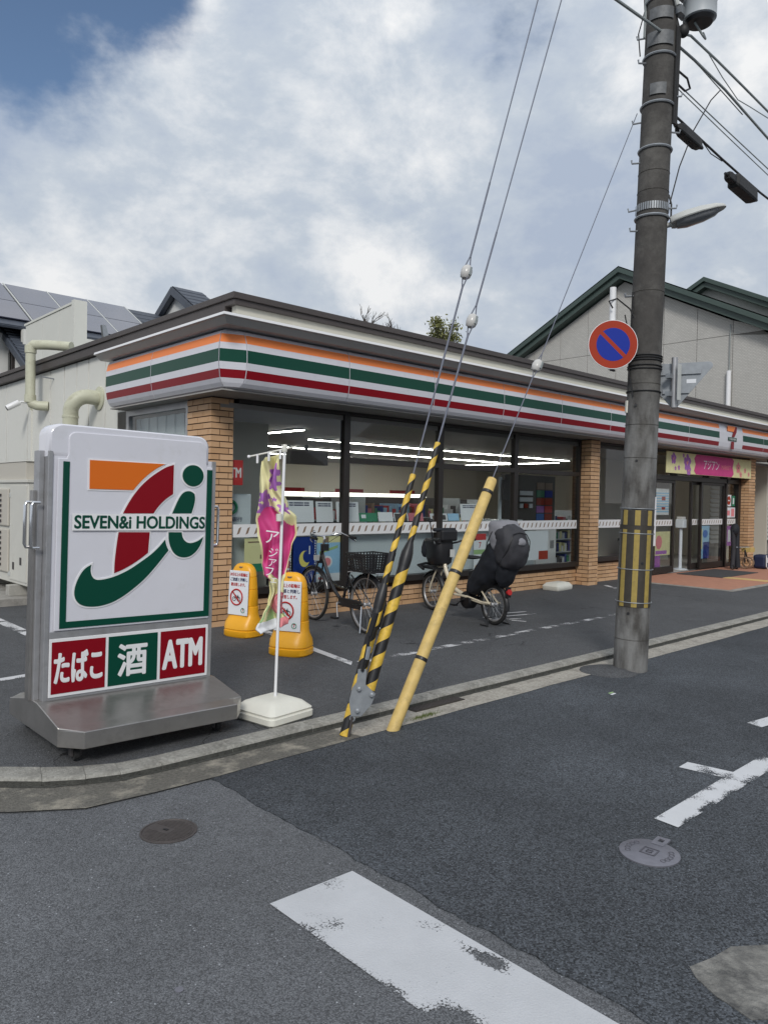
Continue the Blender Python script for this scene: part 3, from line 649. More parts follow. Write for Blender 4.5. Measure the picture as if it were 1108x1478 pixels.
wins.append(window(9.905, 11.80, .335, 2.61, transom=1.985))
wins.append(window(12.14, 14.48, .385, 2.61))
def film(w, x0, x1, z0=1.015, z1=1.165, y=YW-.004, step=.118):
    b = MB(); b.box(x0, x1, y-.002, y, z0, z1, 'film'); x = x0+.05; n = 0
    while x < x1-.07:
        h = z1-z0; zc = (z0+z1)/2
        b.prism([(x, -.04), (x+.03, -.052), (x+.062, .04), (x+.032, .052)][::-1] if False else [(x, -.045), (x+.034, -.03), (x+.062, .045), (x+.028, .03)], (0, y-.0025, zc), (1, 0, 0), (0, 0, 1), (0, -1, 0), .001, 'film_mark'); x += step
    return b.build('safety_film', w)
for w, (a, c) in zip(wins, ((4.63, 6.25), (6.36, 8.05), (8.16, 9.85), (9.96, 11.74), (12.2, 14.42))): film(w, a, c)
# side window towards the sign
b = MB(); Xs = 4.39
b.box(4.36, 4.45, 8.06, 8.14, .4, 2.61, 'alu'); b.box(4.36, 4.45, 9.70, 9.78, .4, 2.61, 'alu'); b.box(4.36, 4.45, 8.14, 9.70, 2.53, 2.61, 'alu'); b.box(4.36, 4.45, 8.14, 9.70, .4, .5, 'alu')
b.box(4.37, 4.46, 9.78, 10.07, 0, 2.61, FD); sw = b.build('side_window', shop)
g = MB(); g.box(4.39, 4.398, 8.14, 9.70, .5, 2.53, 'shop_glass'); g.build('pane', sw)
g = MB()
for i in range(13): g.box(4.47+.012*(i % 2), 4.482+.012*(i % 2), 8.14+i*.12, 8.26+i*.12, .4, 2.55, 'counter_white')
g.build('blind', sw)
b = MB(); b.box(4.40, 4.6, 8.05, 10.07, 0, .4, 'siding'); b.build('side_sill_wall', shop)
# siding panels of the side wall, one by one with recessed joints
sy = [10.07, 10.53, 11.13, 11.59, 12.10, 12.70, 13.81, 14.98, 15.9, 16.8, 17.5]
b = MB(); b.box(4.415, 4.5, 10.07, 17.5, 0, 3.48, 'seam'); b.build('side_wall', shop)
for a, c in zip(sy, sy[1:]):
    b = MB(); b.box(4.385, 4.415, a+.014, c-.014, 0, 3.475, 'siding'); b.build('siding_panel', shop, bevel=.003)
b = MB(); b.box(4.30, 4.385, 9.86, 10.05, 2.45, 3.25, 'siding') if False else b.box(4.385, 4.42, 9.80, 10.07, 2.61, 3.4, 'siding'); b.build('corner_trim', shop)
# doors
def leaf(x0, x1, y, name='door_panel'):
    b = MB(); b.box(x0, x0+.06, y-.03, y+.03, .03, 1.98, FD); b.box(x1-.06, x1, y-.03, y+.03, .03, 1.98, FD); b.box(x0+.06, x1-.06, y-.03, y+.03, .03, .16, FD); b.box(x0+.06, x1-.06, y-.03, y+.03, 1.92, 1.98, FD)
    o = b.build(name, shop, bevel=.003); g = MB(); g.box(x0+.06, x1-.06, y-.004, y+.004, .16, 1.92, 'shop_glass'); g.build('pane', o); film(o, x0+.07, x1-.07, 1.02, 1.15, y-.006); return o
leaf(14.56, 15.46, 7.50); leaf(16.72, 17.98, 7.50); leaf(16.4, 17.0, 7.58, 'sliding_door')
b = MB(); b.box(14.48, 14.56, 7.44, 7.6, 0, 2.61, FD); b.box(17.98, 18.06, 7.44, 7.6, 0, 2.61, FD); b.box(18.68, 18.83, 7.44, 7.6, 0, 2.61, FD)
b.box(14.56, 18.68, 7.44, 7.6, 1.985, 2.085, FD); b.box(14.56, 18.68, 7.44, 7.6, 2.56, 2.61, FD); b.box(15.43, 15.5, 7.45, 7.59, 2.085, 2.56, FD); b.box(17.0, 17.07, 7.45, 7.59, 2.085, 2.56, FD)
df = b.build('door_frame', shop, bevel=.003)
g = MB(); g.box(14.56, 18.68, 7.52, 7.528, 2.085, 2.56, 'shop_glass'); g.build('pane', df)
g = MB(); g.box(18.06, 18.68, 7.5, 7.508, .1, 1.985, 'shop_glass'); g.box(18.06, 18.68, 7.46, 7.54, 0, .1, FD); g.build('side_pane', df); film(df, 18.08, 18.66, 1.02, 1.15, 7.494)
b = MB(); b.box(15.5, 18.9, 9.3, 9.4, 0, 2.5, 'int_wall'); b.build('lobby_wall', shop)
# brickwork post right of the door jamb, dome camera under the soffit
b = MB(); b.ball((19.35, 7.0, 2.56), .05, 'black'); b.box(19.32, 19.38, 6.97, 7.03, 2.58, 2.615, 'black'); tag(b.build('security_camera', smooth=True), 'small black dome camera under the soffit beyond the entrance', 'camera')
b = MB(); b.ball((19.55, 6.9, 2.52), .06, 'black'); b.box(19.53, 19.57, 6.88, 6.92, 2.55, 2.615, 'black'); tag(b.build('security_camera', smooth=True), 'lower black dome camera at the right end of the soffit', 'camera')

# ------------------------------------------------------------------ interior fittings
def product_shelf(x0, x1, y0, y1, z1, label, rows=4, lit=False, cat='shelf', dark=False):
    t = empty('display_shelf', ((x0+x1)/2, (y0+y1)/2, .02)); tag(t, label, cat)
    b = MB(); b.box(x0, x1, y1-.05, y1, .02, z1, 'int_dark'); b.box(x0, x0+.03, y0, y1-.05, .02, z1, 'counter_white'); b.box(x1-.03, x1, y0, y1-.05, .02, z1, 'counter_white')
    hs = [.12+i*(z1-.2)/rows for i in range(rows)]
    for h in hs: b.box(x0+.03, x1-.03, y0, y1-.05, h, h+.02, 'counter_white')
    b.build('shelf_unit', t)
    g = MB(); cols = ['poster_red', 'paper', 'poster_blue', 'poster_yel', 'poster_green', 'int_dark', 'poster_pink', 'film_mark', 'poster_lblue', 'counter_white']
    for h in hs:
        x = x0+.05
        while x < x1-.12:
            w = rn.uniform(.05, .11); k = rn.choice(cols); e = rn.uniform(.12, (z1-.2)/rows-.05)
            g.box(x, x+w-.01, y0+.02, y1-.1, h+.021, h+.021+e, k); x += w
    o = g.build('goods', t); o['kind'] = 'stuff'
    if lit:
        l = MB(); l.box(x0, x1, y0-.02, y0+.06, z1+.01, z1+.13, 'case_light'); l.build('header_light', t)
        l = MB(); l.box(x0+.5, x1-.5, y0-.01, y0+.05, z1+.14, z1+.24, 'red_s'); l.build('header', t)
    return t
x = 8.6
for i, n in enumerate(('leftmost', 'second', 'third', 'fourth')):
    product_shelf(x, x+2.0, 16.2, 16.95, 1.50, ('lit drinks case on the rear wall, %s from the left' % n), 4, True, 'drinks case'); x += 2.1
product_shelf(7.0, 9.6, 12.6, 13.2, 1.35, 'low grocery shelf deep inside, left of the second mullion', 4)
product_shelf(10.2, 13.0, 12.9, 13.5, 1.35, 'low grocery shelf deep inside behind the yellow pole', 4)
product_shelf(12.6, 14.3, 9.2, 9.9, 1.30, 'magazine shelf seen through the window right of the second pillar', 4)
product_shelf(6.2, 8.9, 10.4, 11.0, 1.48, 'snack shelf inside the first two bays, left of the second mullion', 4)
product_shelf(9.3, 12.0, 10.5, 11.1, 1.52, 'snack shelf inside the shop behind the third window bay', 4)
product_shelf(13.4, 16.5, 13.6, 14.2, 1.5, 'tall shelf at the far right depth of the shop', 4)
b = MB(); b.box(6.4, 9.9, 8.30, 8.75, .02, .96, 'counter_white'); b.box(6.38, 9.92, 8.26, 8.80, .96, 1.0, 'white'); t = b.build('counter', bevel=.003)
tag(t, 'long white counter front behind the middle windows', 'counter')
b = MB(); b.box(6.36, 9.9, 7.60, 7.68, .42, .985, 'counter_white')
t = empty('window_bench', (8, 7.64, .02)); tag(t, 'white back panels standing against the window glass under the film band', 'bench'); b.build('back_panel', t)
b = MB(); b.box(6.34, 9.92, 7.6, 8.0, .986, 1.015, 'white'); b.build('bench_top', t)
b = MB(); b.box(6.3, 9.9, 7.62, 7.7, .02, .42, 'counter_white'); b.build('kick_panel', t)
# the display cards standing on the bench
def card(x0, x1, z0, z1, m, label, lines=None, y=7.72, tilt=.03, cat='card', name='display_card', marks=()):
    t = MB(); t.add([(x0, y, z0), (x1, y, z0), (x1+.0, y+tilt, z1), (x0+.0, y+tilt, z1), (x0, y+.006, z0), (x1, y+.006, z0), (x1, y+tilt+.006, z1), (x0, y+tilt+.006, z1)], [(0, 1, 2, 3), (5, 4, 7, 6), (3, 2, 6, 7), (1, 5, 6, 2), (4, 0, 3, 7)], m)
    for (a, c, e, f, mm) in marks:
        X0, X1 = x0+(x1-x0)*a, x0+(x1-x0)*c; k0, k1 = e, f
        t.quad((X0, y+tilt*k0-.002, z0+(z1-z0)*k0), (X1, y+tilt*k0-.002, z0+(z1-z0)*k0), (X1, y+tilt*k1-.002, z0+(z1-z0)*k1), (X0, y+tilt*k1-.002, z0+(z1-z0)*k1), mm)
    o = t.build(name); return tag(o, label, cat)
two = tuple((a, a+w, z, z+.055, 'navy') for z in (.86, .76) for a, w in ((.12, .2), (.34, .1), (.46, .26), (.74, .14)))
card(5.40, 5.98, 1.17, 1.45, 'paper', 'white notice with two navy lines, left of the first mullion', marks=two)
card(6.02, 6.30, 1.17, 1.44, 'paper', 'white notice half hidden by the first dark mullion', marks=two)
card(6.36, 6.75, 1.17, 1.44, 'paper', 'white notice with navy lines just right of the first mullion', marks=two)
card(6.77, 7.10, 1.17, 1.29, 'poster_green', 'green card with a white corner on the window bench', marks=((.1, .35, .4, .8, 'paper'),))
card(7.12, 7.40, 1.17, 1.30, 'paper', 'plain white card next to the green card')
card(7.42, 7.70, 1.17, 1.29, 'int_dark', 'dark card with a white border behind the striped guards', marks=((0, .06, 0, 1, 'paper'), (.94, 1, 0, 1, 'paper'), (0, 1, .92, 1, 'paper')))
card(7.72, 8.02, 1.17, 1.29, 'poster_pink', 'pink card between the two striped guards')
card(8.18, 8.55, 1.17, 1.28, 'paper', 'white card with small pictures right of the second mullion', marks=((.1, .35, .2, .7, 'film_mark'), (.55, .9, .15, .8, 'int_dark')))
card(8.57, 8.82, 1.17, 1.28, 'poster_lblue', 'light blue card on the window bench')
card(8.86, 9.30, 1.17, 1.43, 'paper', 'white notice with two navy lines behind the yellow pole', marks=two)
card(7.3, 8.0, 1.85, 2.08, 'poster_yel', 'pale yellow notice hanging above the cold case, upper left bay', y=15.5, tilt=0, marks=((.05, .95, .6, .9, 'film_mark'), (.1, .9, .2, .35, 'flag_rose')))
card(9.4, 10.0, 1.82, 2.0, 'paper', 'small white notice hanging above the cold case', y=15.5, tilt=0, marks=((.1, .9, .6, .8, 'poster_red'),))
b = MB(); b.box(8.4, 9.3, 11.6, 11.75, 2.12, 2.38, 'int_dark'); b.box(8.8, 8.85, 11.65, 11.7, 2.38, 2.5, 'int_dark'); tag(b.build('hanging_screen'), 'black screen hanging from the shop ceiling, first bay', 'screen')
# posters stuck behind the glass
def poster(x0, x1, z0, z1, m, label, shapes=(), y=7.515, cat='poster', txt=()):
    t = empty('poster', ((x0+x1)/2, y, z0)); tag(t, label, cat)
    b = MB(); b.box(x0, x1, y, y+.003, z0, z1, m); b.build('sheet', t)
    if shapes:
        b = MB()
        for i, (poly, mm) in enumerate(shapes):
            b.prism([(x0+(x1-x0)*u, z0+(z1-z0)*v) for u, v in poly][::-1], (0, y-.0005*(1+i*.3), 0), (1, 0, 0), (0, 0, 1), (0, -1, 0), .0003, mm)
        b.build('printing', t)
    for s, u, v, h, mm, w in txt:
        text('lettering', s, t, facing((x0+(x1-x0)*u-t.location.x, -.003, (z1-z0)*v)), h, mm, w=w)
    return t
def R(a, b_, c, d): return [(a, c), (b_, c), (b_, d), (a, d)]
poster(4.80, 5.28, .60, 1.00, 'poster_yel', 'pale yellow poster with a green foot behind the left yellow board', [(R(0, 1, 0, .24), 'poster_green'), (R(.1, .9, .86, .9), 'film_mark'), (R(.45, .55, .38, .5), 'film_mark')])
poster(5.24, 5.50, .42, 1.0, 'poster_pink', 'pink poster with pale lettering behind the banner', [(R(.12, .88, .62, .68), 'paper'), (R(.12, .88, .5, .56), 'paper'), (R(.2, .8, .3, .34), 'paper'), (R(0, 1, 0, .12), 'paper')])
cres = [(.55+.20*cos(a), .52+.16*sin(a)*1.1) for a in [radians(q) for q in range(70, 331, 20)]]+[(.66+.17*cos(a), .57+.135*sin(a)) for a in [radians(q) for q in range(300, 99, -20)]]
pb = [(cres, 'moon'), (R(.72, .76, .62, .80), 'paper')]+[(R(.02, .05, .08+.055*i, .11+.055*i), 'paper') for i in range(15)]+[(R(.93, .97, .12+.055*i, .15+.055*i), 'paper') for i in range(15)]
poster(5.45, 5.86, .42, 1.00, 'poster_blue', 'deep blue poster with a yellow crescent moon', pb)
circ = [(.45+.22*cos(radians(q)), .45+.13*sin(radians(q))) for q in range(0, 360, 30)]
poster(5.87, 6.25, .40, 1.00, 'poster_lblue', 'light blue poster with a round picture behind the handlebar', [(R(0, 1, .86, 1), 'poster_yel'), (circ, 'paper'), ([(.45+(u-.45)*.7, .45+(v-.45)*.7) for u, v in circ], 'flag_rose'), (R(.0, 1, 0, .2), 'paper'), (R(.08, .4, .08, .13), 'poster_red'), (R(.3, .5, .86, .98), 'film_mark'), ([(.1, .62), (.9, .74), (.9, .80), (.1, .68)], 'flag_green')])
poster(8.93, 9.22, .42, .97, 'paper', 'white poster with red top and green band behind the yellow pole', [(R(0, 1, .82, 1), 'poster_red'), (R(0, 1, .42, .55), 'flag_green')], txt=(('7', .5, .68, .09, 'poster_red', None),))
poster(10.0, 10.9, .50, .99, 'paper', 'white sheet low in the glass behind the child seat', [(R(.7, 1, 0, .3), 'sign_red')])
# cash machine in the first bay and its red sign
t = empty('cash_machine', (5.0, 8.3, .02)); tag(t, 'white cash machine behind the glass beside the corner pillar', 'cash machine')
b = MB(); b.box(4.55, 4.98, 7.66, 8.3, .02, 1.52, 'counter_white'); b.build('cabinet', t, bevel=.01)
b = MB(); b.box(4.48, 4.78, 7.54, 7.56, 1.62, 1.91, 'poster_red'); rs = b.build('red_sign', t)
text('lettering', 'ATM', rs, facing((.015, -.012, 0)), .11, 'white', w=.22, bold=.03)
b = MB(); b.ring((4.70, 7.65, 1.36), (0, 1, 0), .07, .018, 'poster_green', 20, 6); b.build('emblem', t)
text('lettering', '銀行', t, facing((4.78-5.0, 7.65-8.3, 1.22-.02)), .055, 'navy', w=.14)
# copier and cabinet in the fourth bay, with the board of coloured squares
t = empty('copy_machine', (10.9, 8.4, .02)); tag(t, 'grey multi-function copier standing inside the fourth window', 'copier')
b = MB(); b.box(10.1, 10.75, 8.0, 8.6, .02, 1.02, 'counter_white'); b.build('cabinet', t, bevel=.02)
b = MB(); b.box(10.05, 10.8, 7.98, 8.6, 1.05, 1.16, 'counter_white'); b.box(10.2, 10.6, 7.96, 8.0, 1.5, 1.85, 'int_dark'); b.box(10.3, 10.35, 8.1, 8.15, 1.16, 1.9, 'counter_white'); b.build('scanner', t, bevel=.01)
t = empty('ticket_kiosk', (11.3, 8.6, .02)); tag(t, 'dark kiosk board with two columns of coloured squares', 'kiosk')
b = MB(); b.box(11.0, 12.6, 8.55, 8.65, .02, 1.98, 'gplate_dark'); b.build('board', t)
for i, mm in enumerate(('film_mark', 'film_mark', 'poster_green', 'sign_blue', 'sign_red', 'sign_red', 'flag_violet', 'poster_red', 'balloon', 'sign_red')):
    b = MB(); q, r = i % 2, i//2; b.box(11.98+q*.27, 12.22+q*.27, 8.535, 8.549, 1.72-r*.15, 1.85-r*.15, mm); b.build('square', t)
b = MB(); b.box(11.45, 11.85, 8.535, 8.549, 1.60, 1.68, 'paper'); b.box(11.45, 11.85, 8.535, 8.549, 1.48, 1.56, 'paper'); b.box(11.45, 11.55, 8.535, 8.549, 1.36, 1.44, 'paper'); b.box(11.6, 11.7, 8.535, 8.549, 1.36, 1.44, 'sign_red'); b.box(11.75, 11.85, 8.535, 8.549, 1.36, 1.44, 'paper'); b.build('notice', t)
b = MB(); b.box(11.0, 11.6, 8.3, 8.53, .04, .92, 'counter_white'); b.build('cabinet', t, bevel=.01); b = MB(); b.box(11.65, 12.3, 8.3, 8.53, .04, .96, 'white'); b.box(12.1, 12.22, 8.29, 8.299, .6, .75, 'alu'); b.build('cabinet', t, bevel=.01)
# entrance furnishings
b = MB(); b.box(14.42, 14.50, 7.40, 7.43, .62, 1.62, 'paper'); tag(b.build('notice_strip'), 'narrow white upright notice beside the door frame', 'notice')
t = empty('sanitizer_stand', (16.35, 7.75, .02)); tag(t, 'white pedestal stand in the open doorway', 'stand')
b = MB(); b.tube([(16.35, 7.75, .03), (16.35, 7.75, .95)], .035, 'counter_white', 12); b.lathe([(.16, .02), (.16, .035), (.05, .05)], 'counter_white', 20, (16.35, 7.75, 0)); b.build('pedestal', t)
b = MB(); b.box(16.26, 16.44, 7.66, 7.84, .95, 1.14, 'counter_white'); b.box(16.27, 16.43, 7.68, 7.82, 1.14, 1.20, 'lamp_grey'); b.build('dispenser', t, bevel=.01)
t = empty('flyer_table', (16.0, 8.5, .02)); tag(t, 'dark table with a purple cloth inside the doorway', 'table')
b = MB(); b.box(15.6, 16.5, 8.3, 8.8, .02, .62, 'flag_violet'); b.build('cloth', t); b = MB(); b.box(15.55, 16.55, 8.25, 8.85, .62, .68, 'int_dark'); b.box(15.6, 15.7, 8.3, 8.4, .68, 1.2, 'int_dark'); b.build('table_top', t)
poster(14.66, 15.36, .40, .90, 'flag_yellow', 'floral poster low on the left door panel', [([(.3+.2*cos(radians(q)), .55+.3*sin(radians(q))) for q in range(0, 360, 40)], 'flag_rose'), (R(.1, .8, .05, .2), 'flag_violet')], y=7.515)
poster(14.66, 15.30, 1.25, 1.80, 'film', 'pale price list with red marks on the left door panel', [(R(0, 1, .1*i, .1*i+.05), 'poster_lblue') for i in range(1, 9)]+[(R(.5, .75, .55, .7), 'sign_red'), (R(.5, .75, .2, .3), 'sign_red')], y=7.53)
poster(16.80, 17.28, .25, 1.0, 'poster_lblue', 'tall poster with a blue balloon on the right door panel', [([(.55+.28*cos(radians(q)), .75+.12*sin(radians(q))) for q in range(0, 360, 30)], 'balloon'), (R(.35, 1, 0, .5), 'poster_blue'), (R(.05, .25, .3, .9), 'poster_yel')], y=7.515)
poster(18.12, 18.38, 1.45, 1.72, 'paper', 'round red sticker high on the side glass by the right pillar', [([(.5+.4*cos(radians(q)), .5+.4*sin(radians(q))) for q in range(0, 360, 30)], 'sign_red'), (R(.3, .7, .45, .55), 'paper')], y=7.49, cat='sticker')
poster(18.42, 18.60, 1.45, 1.70, 'poster_green', 'round green sticker on the side glass by the right pillar', [(R(.3, .7, .2, .8), 'paper')], y=7.49, cat='sticker')
poster(18.12, 18.62, 1.18, 1.42, 'paper', 'small white and red notices under the round stickers', [(R(.1, .4, .2, .7), 'flag_rose'), (R(.55, .9, .1, .9), 'flag_rose')], y=7.49)
poster(18.25, 18.5, .5, .98, 'flag_violet', 'narrow lilac notice low on the side glass', [(R(.2, .8, .2, .8), 'paper')], y=7.515)
# banner over the door
t = empty('entrance_banner', (16.72, 7.3, 2.12)); tag(t, 'wide yellow and magenta flower banner hung above the entrance', 'banner')
b = MB(); b.box(14.56, 18.86, 7.235, 7.25, 2.12, 2.56, 'flag_yellow'); b.build('cloth', t)
b = MB(); b.prism([(15.90, 2.125), (17.75, 2.125), (17.85, 2.2), (17.78, 2.34), (17.85, 2.5), (17.75, 2.555), (15.90, 2.555), (15.80, 2.46), (15.87, 2.34), (15.80, 2.2)][::-1], (0, 7.234, 0), (1, 0, 0), (0, 0, 1), (0, -1, 0), .002, 'magenta'); b.build('centre_field', t)
def flower(b, x, z, r, y, m='flag_violet', n=5, ax=(1, 0, 0), nz=(0, -1, 0), c='flag_rose'):
    for k in range(n):
        a = 2*pi*k/n+.3; cx, cz = x+cos(a)*r*.55, z+sin(a)*r*.55
        b.prism([(cx+r*.42*cos(q)*(.8+.2*cos(3*q)), cz+r*.42*sin(q)) for q in [2*pi*j/10 for j in range(10)]][::-1], (0, y-.0004*k, 0), ax, (0, 0, 1), nz, .0008, m)
    b.prism([(x+r*.2*cos(q), z+r*.2*sin(q)) for q in [2*pi*j/8 for j in range(8)]][::-1], (0, y-.004, 0), ax, (0, 0, 1), nz, .0008, c)
for x, z, r in ((14.86, 2.42, .13), (15.48, 2.36, .19), (15.1, 2.24, .06), (15.55, 2.2, .12), (15.3, 2.5, .05), (14.95, 2.22, .05)): b = MB(); flower(b, x, z, r, 7.234); b.build('flower_print', t)
for x, z, r in ((18.1, 2.35, .14), (18.25, 2.2, .08), (18.5, 2.3, .07), (18.72, 2.22, .06)): b = MB(); flower(b, x, z, r, 7.234, 'flag_rose', c='film_mark'); b.build('flower_print', t)
text('lettering', 'アジアン', t, facing((16.65-16.72, -.07, .235)), .20, 'white', w=.78); text('lettering', 'MARKET', t, facing((17.42-16.72, -.07, .21)), .10, 'flag_rose', w=.5)

# folding stroller, blue bag by the right pillar
t = empty('folded_stroller', (17.6, 7.05, .012)); tag(t, 'dark folded stroller with a yellow pad standing right of the door', 'stroller')
b = MB(); b.tube([(17.45, 7.05, .05), (17.5, 7.05, .5), (17.42, 7.05, .95)], .05, 'grey_cloth_dark', 10); b.tube([(17.62, 7.0, .05), (17.6, 7.02, .5), (17.66, 7.05, .85)], .06, 'dark_cloth', 10); b.ball((17.5, 7.03, .92), .12, 'dark_cloth', (1, .8, 1.2)); b.build('folded_seat', t, smooth=True)
b = MB(); b.tube([(17.48, 7.0, .52), (18.1, 6.95, .50)], .02, 'chrome', 8); b.box(17.95, 18.2, 6.85, 7.05, .40, .50, 'wood_yel'); b.build('pad', t)
for x in (17.9, 18.1):
    b = MB(); b.ring((x, 6.95, .15), (1, 0, 0), .12, .02, 'film_mark', 18, 6); b.tube([(x, 6.95, .15), (17.9, 6.95, .45)], .015, 'black', 6); b.build('wheel', t, smooth=True)
b = MB()
for x in (17.42, 17.62): b.ring((x, 7.03, .07), (1, 0, 0), .045, .012, 'rubber', 14, 6)
b.build('wheel', t)
t = empty('blue_bag', (18.35, 6.75, .012)); tag(t, 'navy blue bag with a white trim lying by the right brick pillar', 'bag')
b = MB(); b.box(18.2, 18.55, 6.6, 6.9, .02, .34, 'blue_bag'); b.build('bag_body', t, bevel=.06)
b = MB(); b.tube([(18.2, 6.59, .34), (18.2, 6.585, .08), (18.28, 6.585, .02), (18.48, 6.585, .02), (18.56, 6.585, .08), (18.6, 6.585, .36)], .012, 'paper', 6); b.box(18.27, 18.33, 6.585, 6.598, .16, .28, 'paper'); b.tube([(18.6, 6.6, .18), (18.85, 6.6, .12)], .015, 'paper', 6); b.build('trim', t)

# ------------------------------------------------------------------ things on the side wall
def duct(pts, r, label, n=14, rings=()):
    b = MB(); b.tube(pts, r, 'duct', n); o = b.build('duct_pipe', smooth=True); return o
t = empty('drain_pipe', (4.30, 12.95, 2.9)); tag(t, 'cream pipe bent over the roof edge on the side wall', 'pipe')
b = MB(); b.tube([(4.45, 12.2, 3.90), (4.15, 12.2, 3.90)], .075, 'duct', 12) if False else None
b.tube([(4.60, 12.4, 3.86), (4.35, 12.75, 3.90), (4.18, 12.92, 3.90), (4.15, 12.95, 3.86), (4.15, 12.95, 3.75), (4.15, 12.95, 3.0), (4.17, 12.93, 2.94), (4.24, 12.88, 2.91), (4.39, 12.8, 2.91)], .078, 'duct', 14); b.build('pipe', t, smooth=True)
b = MB(); b.lathe([(.09, 0), (.09, .12)], 'duct', 16, (4.15, 12.95, 3.76)); b.build('coupling', t, smooth=True); b = MB(); b.lathe([(.09, 0), (.09, .12)], 'duct', 16, (4.15, 12.95, 2.96)); b.build('coupling', t, smooth=True); b = MB(); b.tube([(4.22, 12.6, 3.35), (4.39, 12.55, 3.33)], .012, 'galv', 6); b.build('wall_bracket', t, smooth=True)
t = empty('exhaust_duct', (4.25, 11.0, 1.0)); tag(t, 'wide elbowed cream duct curving down from the side wall', 'duct')
b = MB(); arc = [(4.05-.02*0, 11.15-.0*k, 0) for k in range(1)]
P = [(4.39, 10.72, 2.86), (4.22, 10.74, 2.87)]+[(4.22-.20*sin(q), 10.76+.20*(1-cos(q))*.4, 2.67+.20*cos(q)) for q in (radians(15), radians(35), radians(55), radians(75), radians(90))]+[(4.02, 10.85, 2.4), (4.02, 10.85, .2)]
b.tube(P, .105, 'duct', 18); b.build('pipe', t, smooth=True)
b = MB(); b.lathe([(.17, 0), (.17, .02), (.13, .03)], 'duct', 20, (4.385, 10.72, 2.86), (-1, 0, 0)); b.build('flange', t, smooth=True)
b = MB(); b.lathe([(.113, 0), (.113, .03)], 'duct', 18, (4.02, 10.85, 2.56)); b.build('coupling', t); b = MB(); b.lathe([(.113, 0), (.113, .03)], 'duct', 18, (4.02, 10.85, 2.42)); b.build('coupling', t); b = MB(); b.box(4.02, 4.39, 10.70, 10.74, 2.10, 2.13, 'cap_brown'); b.build('wall_bracket', t)
t = empty('wall_camera', (4.38, 13.65, 3.0)); tag(t, 'white bullet camera on the side wall below the pipe', 'camera')
b = MB(); b.tube([(4.385, 13.6, 3.02), (4.22, 13.6, 3.03), (4.15, 13.62, 2.99)], .02, 'white', 8); b.lathe([(.045, 0), (.05, .01), (.05, .2), (.045, .22)], 'white', 14, (4.19, 13.62, 3.02), (-.8, .25, -.5)); b.build('housing', t, smooth=True)
b = MB(); b.lathe([(.038, 0), (.042, .012)], 'black', 14, (4.01, 13.675, 2.905), (-.8, .25, -.5)); b.build('lens', t)
b = MB(); b.box(4.37, 4.385, 13.55, 13.66, 2.9, 3.12, 'duct'); b.box(4.36, 4.385, 13.56, 13.66, 0, 2.9, 'siding'); b.build('conduit', t)
t = empty('roof_screen', (5.0, 14.5, 3.6)); tag(t, 'tall cream panel screen on the roof behind the parapet', 'screen')
b = MB(); b.box(5.03, 5.12, 13.36, 15.9, 3.5, 4.80, 'seam'); b.build('screen_core', t)
for a, c in ((13.42, 14.06), (14.07, 14.95), (14.96, 15.9)):
    b = MB(); b.box(5.0, 5.03, a, c, 3.5, 4.80, 'screen_box'); b.build('screen_panel', t, bevel=.003)
b = MB(); b.box(4.97, 5.2, 13.30, 13.41, 3.5, 4.86, 'screen_box'); b.box(4.985, 5.15, 13.41, 15.95, 4.805, 4.845, 'screen_box'); b.build('screen_frame', t)
b = MB(); b.add([(5.7, 13.5, 3.5), (5.95, 13.5, 3.5), (5.62, 13.5, 4.55), (5.55, 13.5, 4.55), (5.7, 13.58, 3.5), (5.95, 13.58, 3.5), (5.62, 13.58, 4.55), (5.55, 13.58, 4.55)], [(0, 1, 2, 3), (5, 4, 7, 6), (3, 2, 6, 7), (1, 5, 6, 2), (4, 0, 3, 7)], 'galv'); b.tube([(5.6, 13.45, 4.3), (5.6, 13.45, 3.5)], .03, 'galv', 8)
tag(b.build('roof_brace'), 'grey triangular steel brace on the roof beside the screen', 'brace')
# air-conditioning outdoor unit on concrete blocks
ac = empty('outdoor_unit', (3.45, 11.0, .2)); tag(ac, 'tall cream air-conditioning unit with side louvres at the left edge', 'air conditioner')
b = MB(); b.box(3.30, 3.68, 10.35, 13.2, .25, 1.62, 'ac_white'); b.build('cabinet', ac, bevel=.012)
b = MB(); b.box(3.28, 3.72, 10.33, 13.2, 1.62, 1.66, 'ac_white'); b.box(3.32, 3.66, 10.50, 13.2, 1.66, 1.90, 'ac_grille'); b.box(3.31, 3.67, 10.48, 13.2, 1.90, 1.915, 'ac_white'); b.build('top_duct', ac, bevel=.005)
b = MB(); b.box(3.27, 3.30, 11.08, 13.2, 1.02, 1.54, 'ac_grille'); b.box(3.27, 3.30, 11.08, 13.2, .38, .98, 'ac_grille'); b.build('grille_frame', ac, bevel=.015)
for z in [.46+i*.075 for i in range(7)]+[1.07+i*.072 for i in range(6)]:
    b = MB(); b.box(3.255, 3.272, 11.36, 13.2, z, z+.035, 'int_dark'); b.build('louvre', ac)
b = MB(); b.box(3.288, 3.30, 10.37, 11.05, .3, 1.58, 'ac_white'); b.box(3.283, 3.289, 10.55, 10.62, .52, .62, 'int_dark'); b.box(3.283, 3.289, 10.85, 10.92, .44, .54, 'int_dark'); b.box(3.283, 3.289, 11.0, 11.06, 1.42, 1.48, 'lamp_grey'); b.box(3.283, 3.289, 11.0, 11.12, .34, .40, 'lamp_grey'); b.build('service_panel', ac)
b = MB(); b.box(3.45, 3.62, 10.335, 10.352, .32, .55, 'int_dark'); b.ball((3.53, 10.32, .44), .07, 'white', (1, 1.3, 1)); b.build('pipe_port', ac, smooth=True)
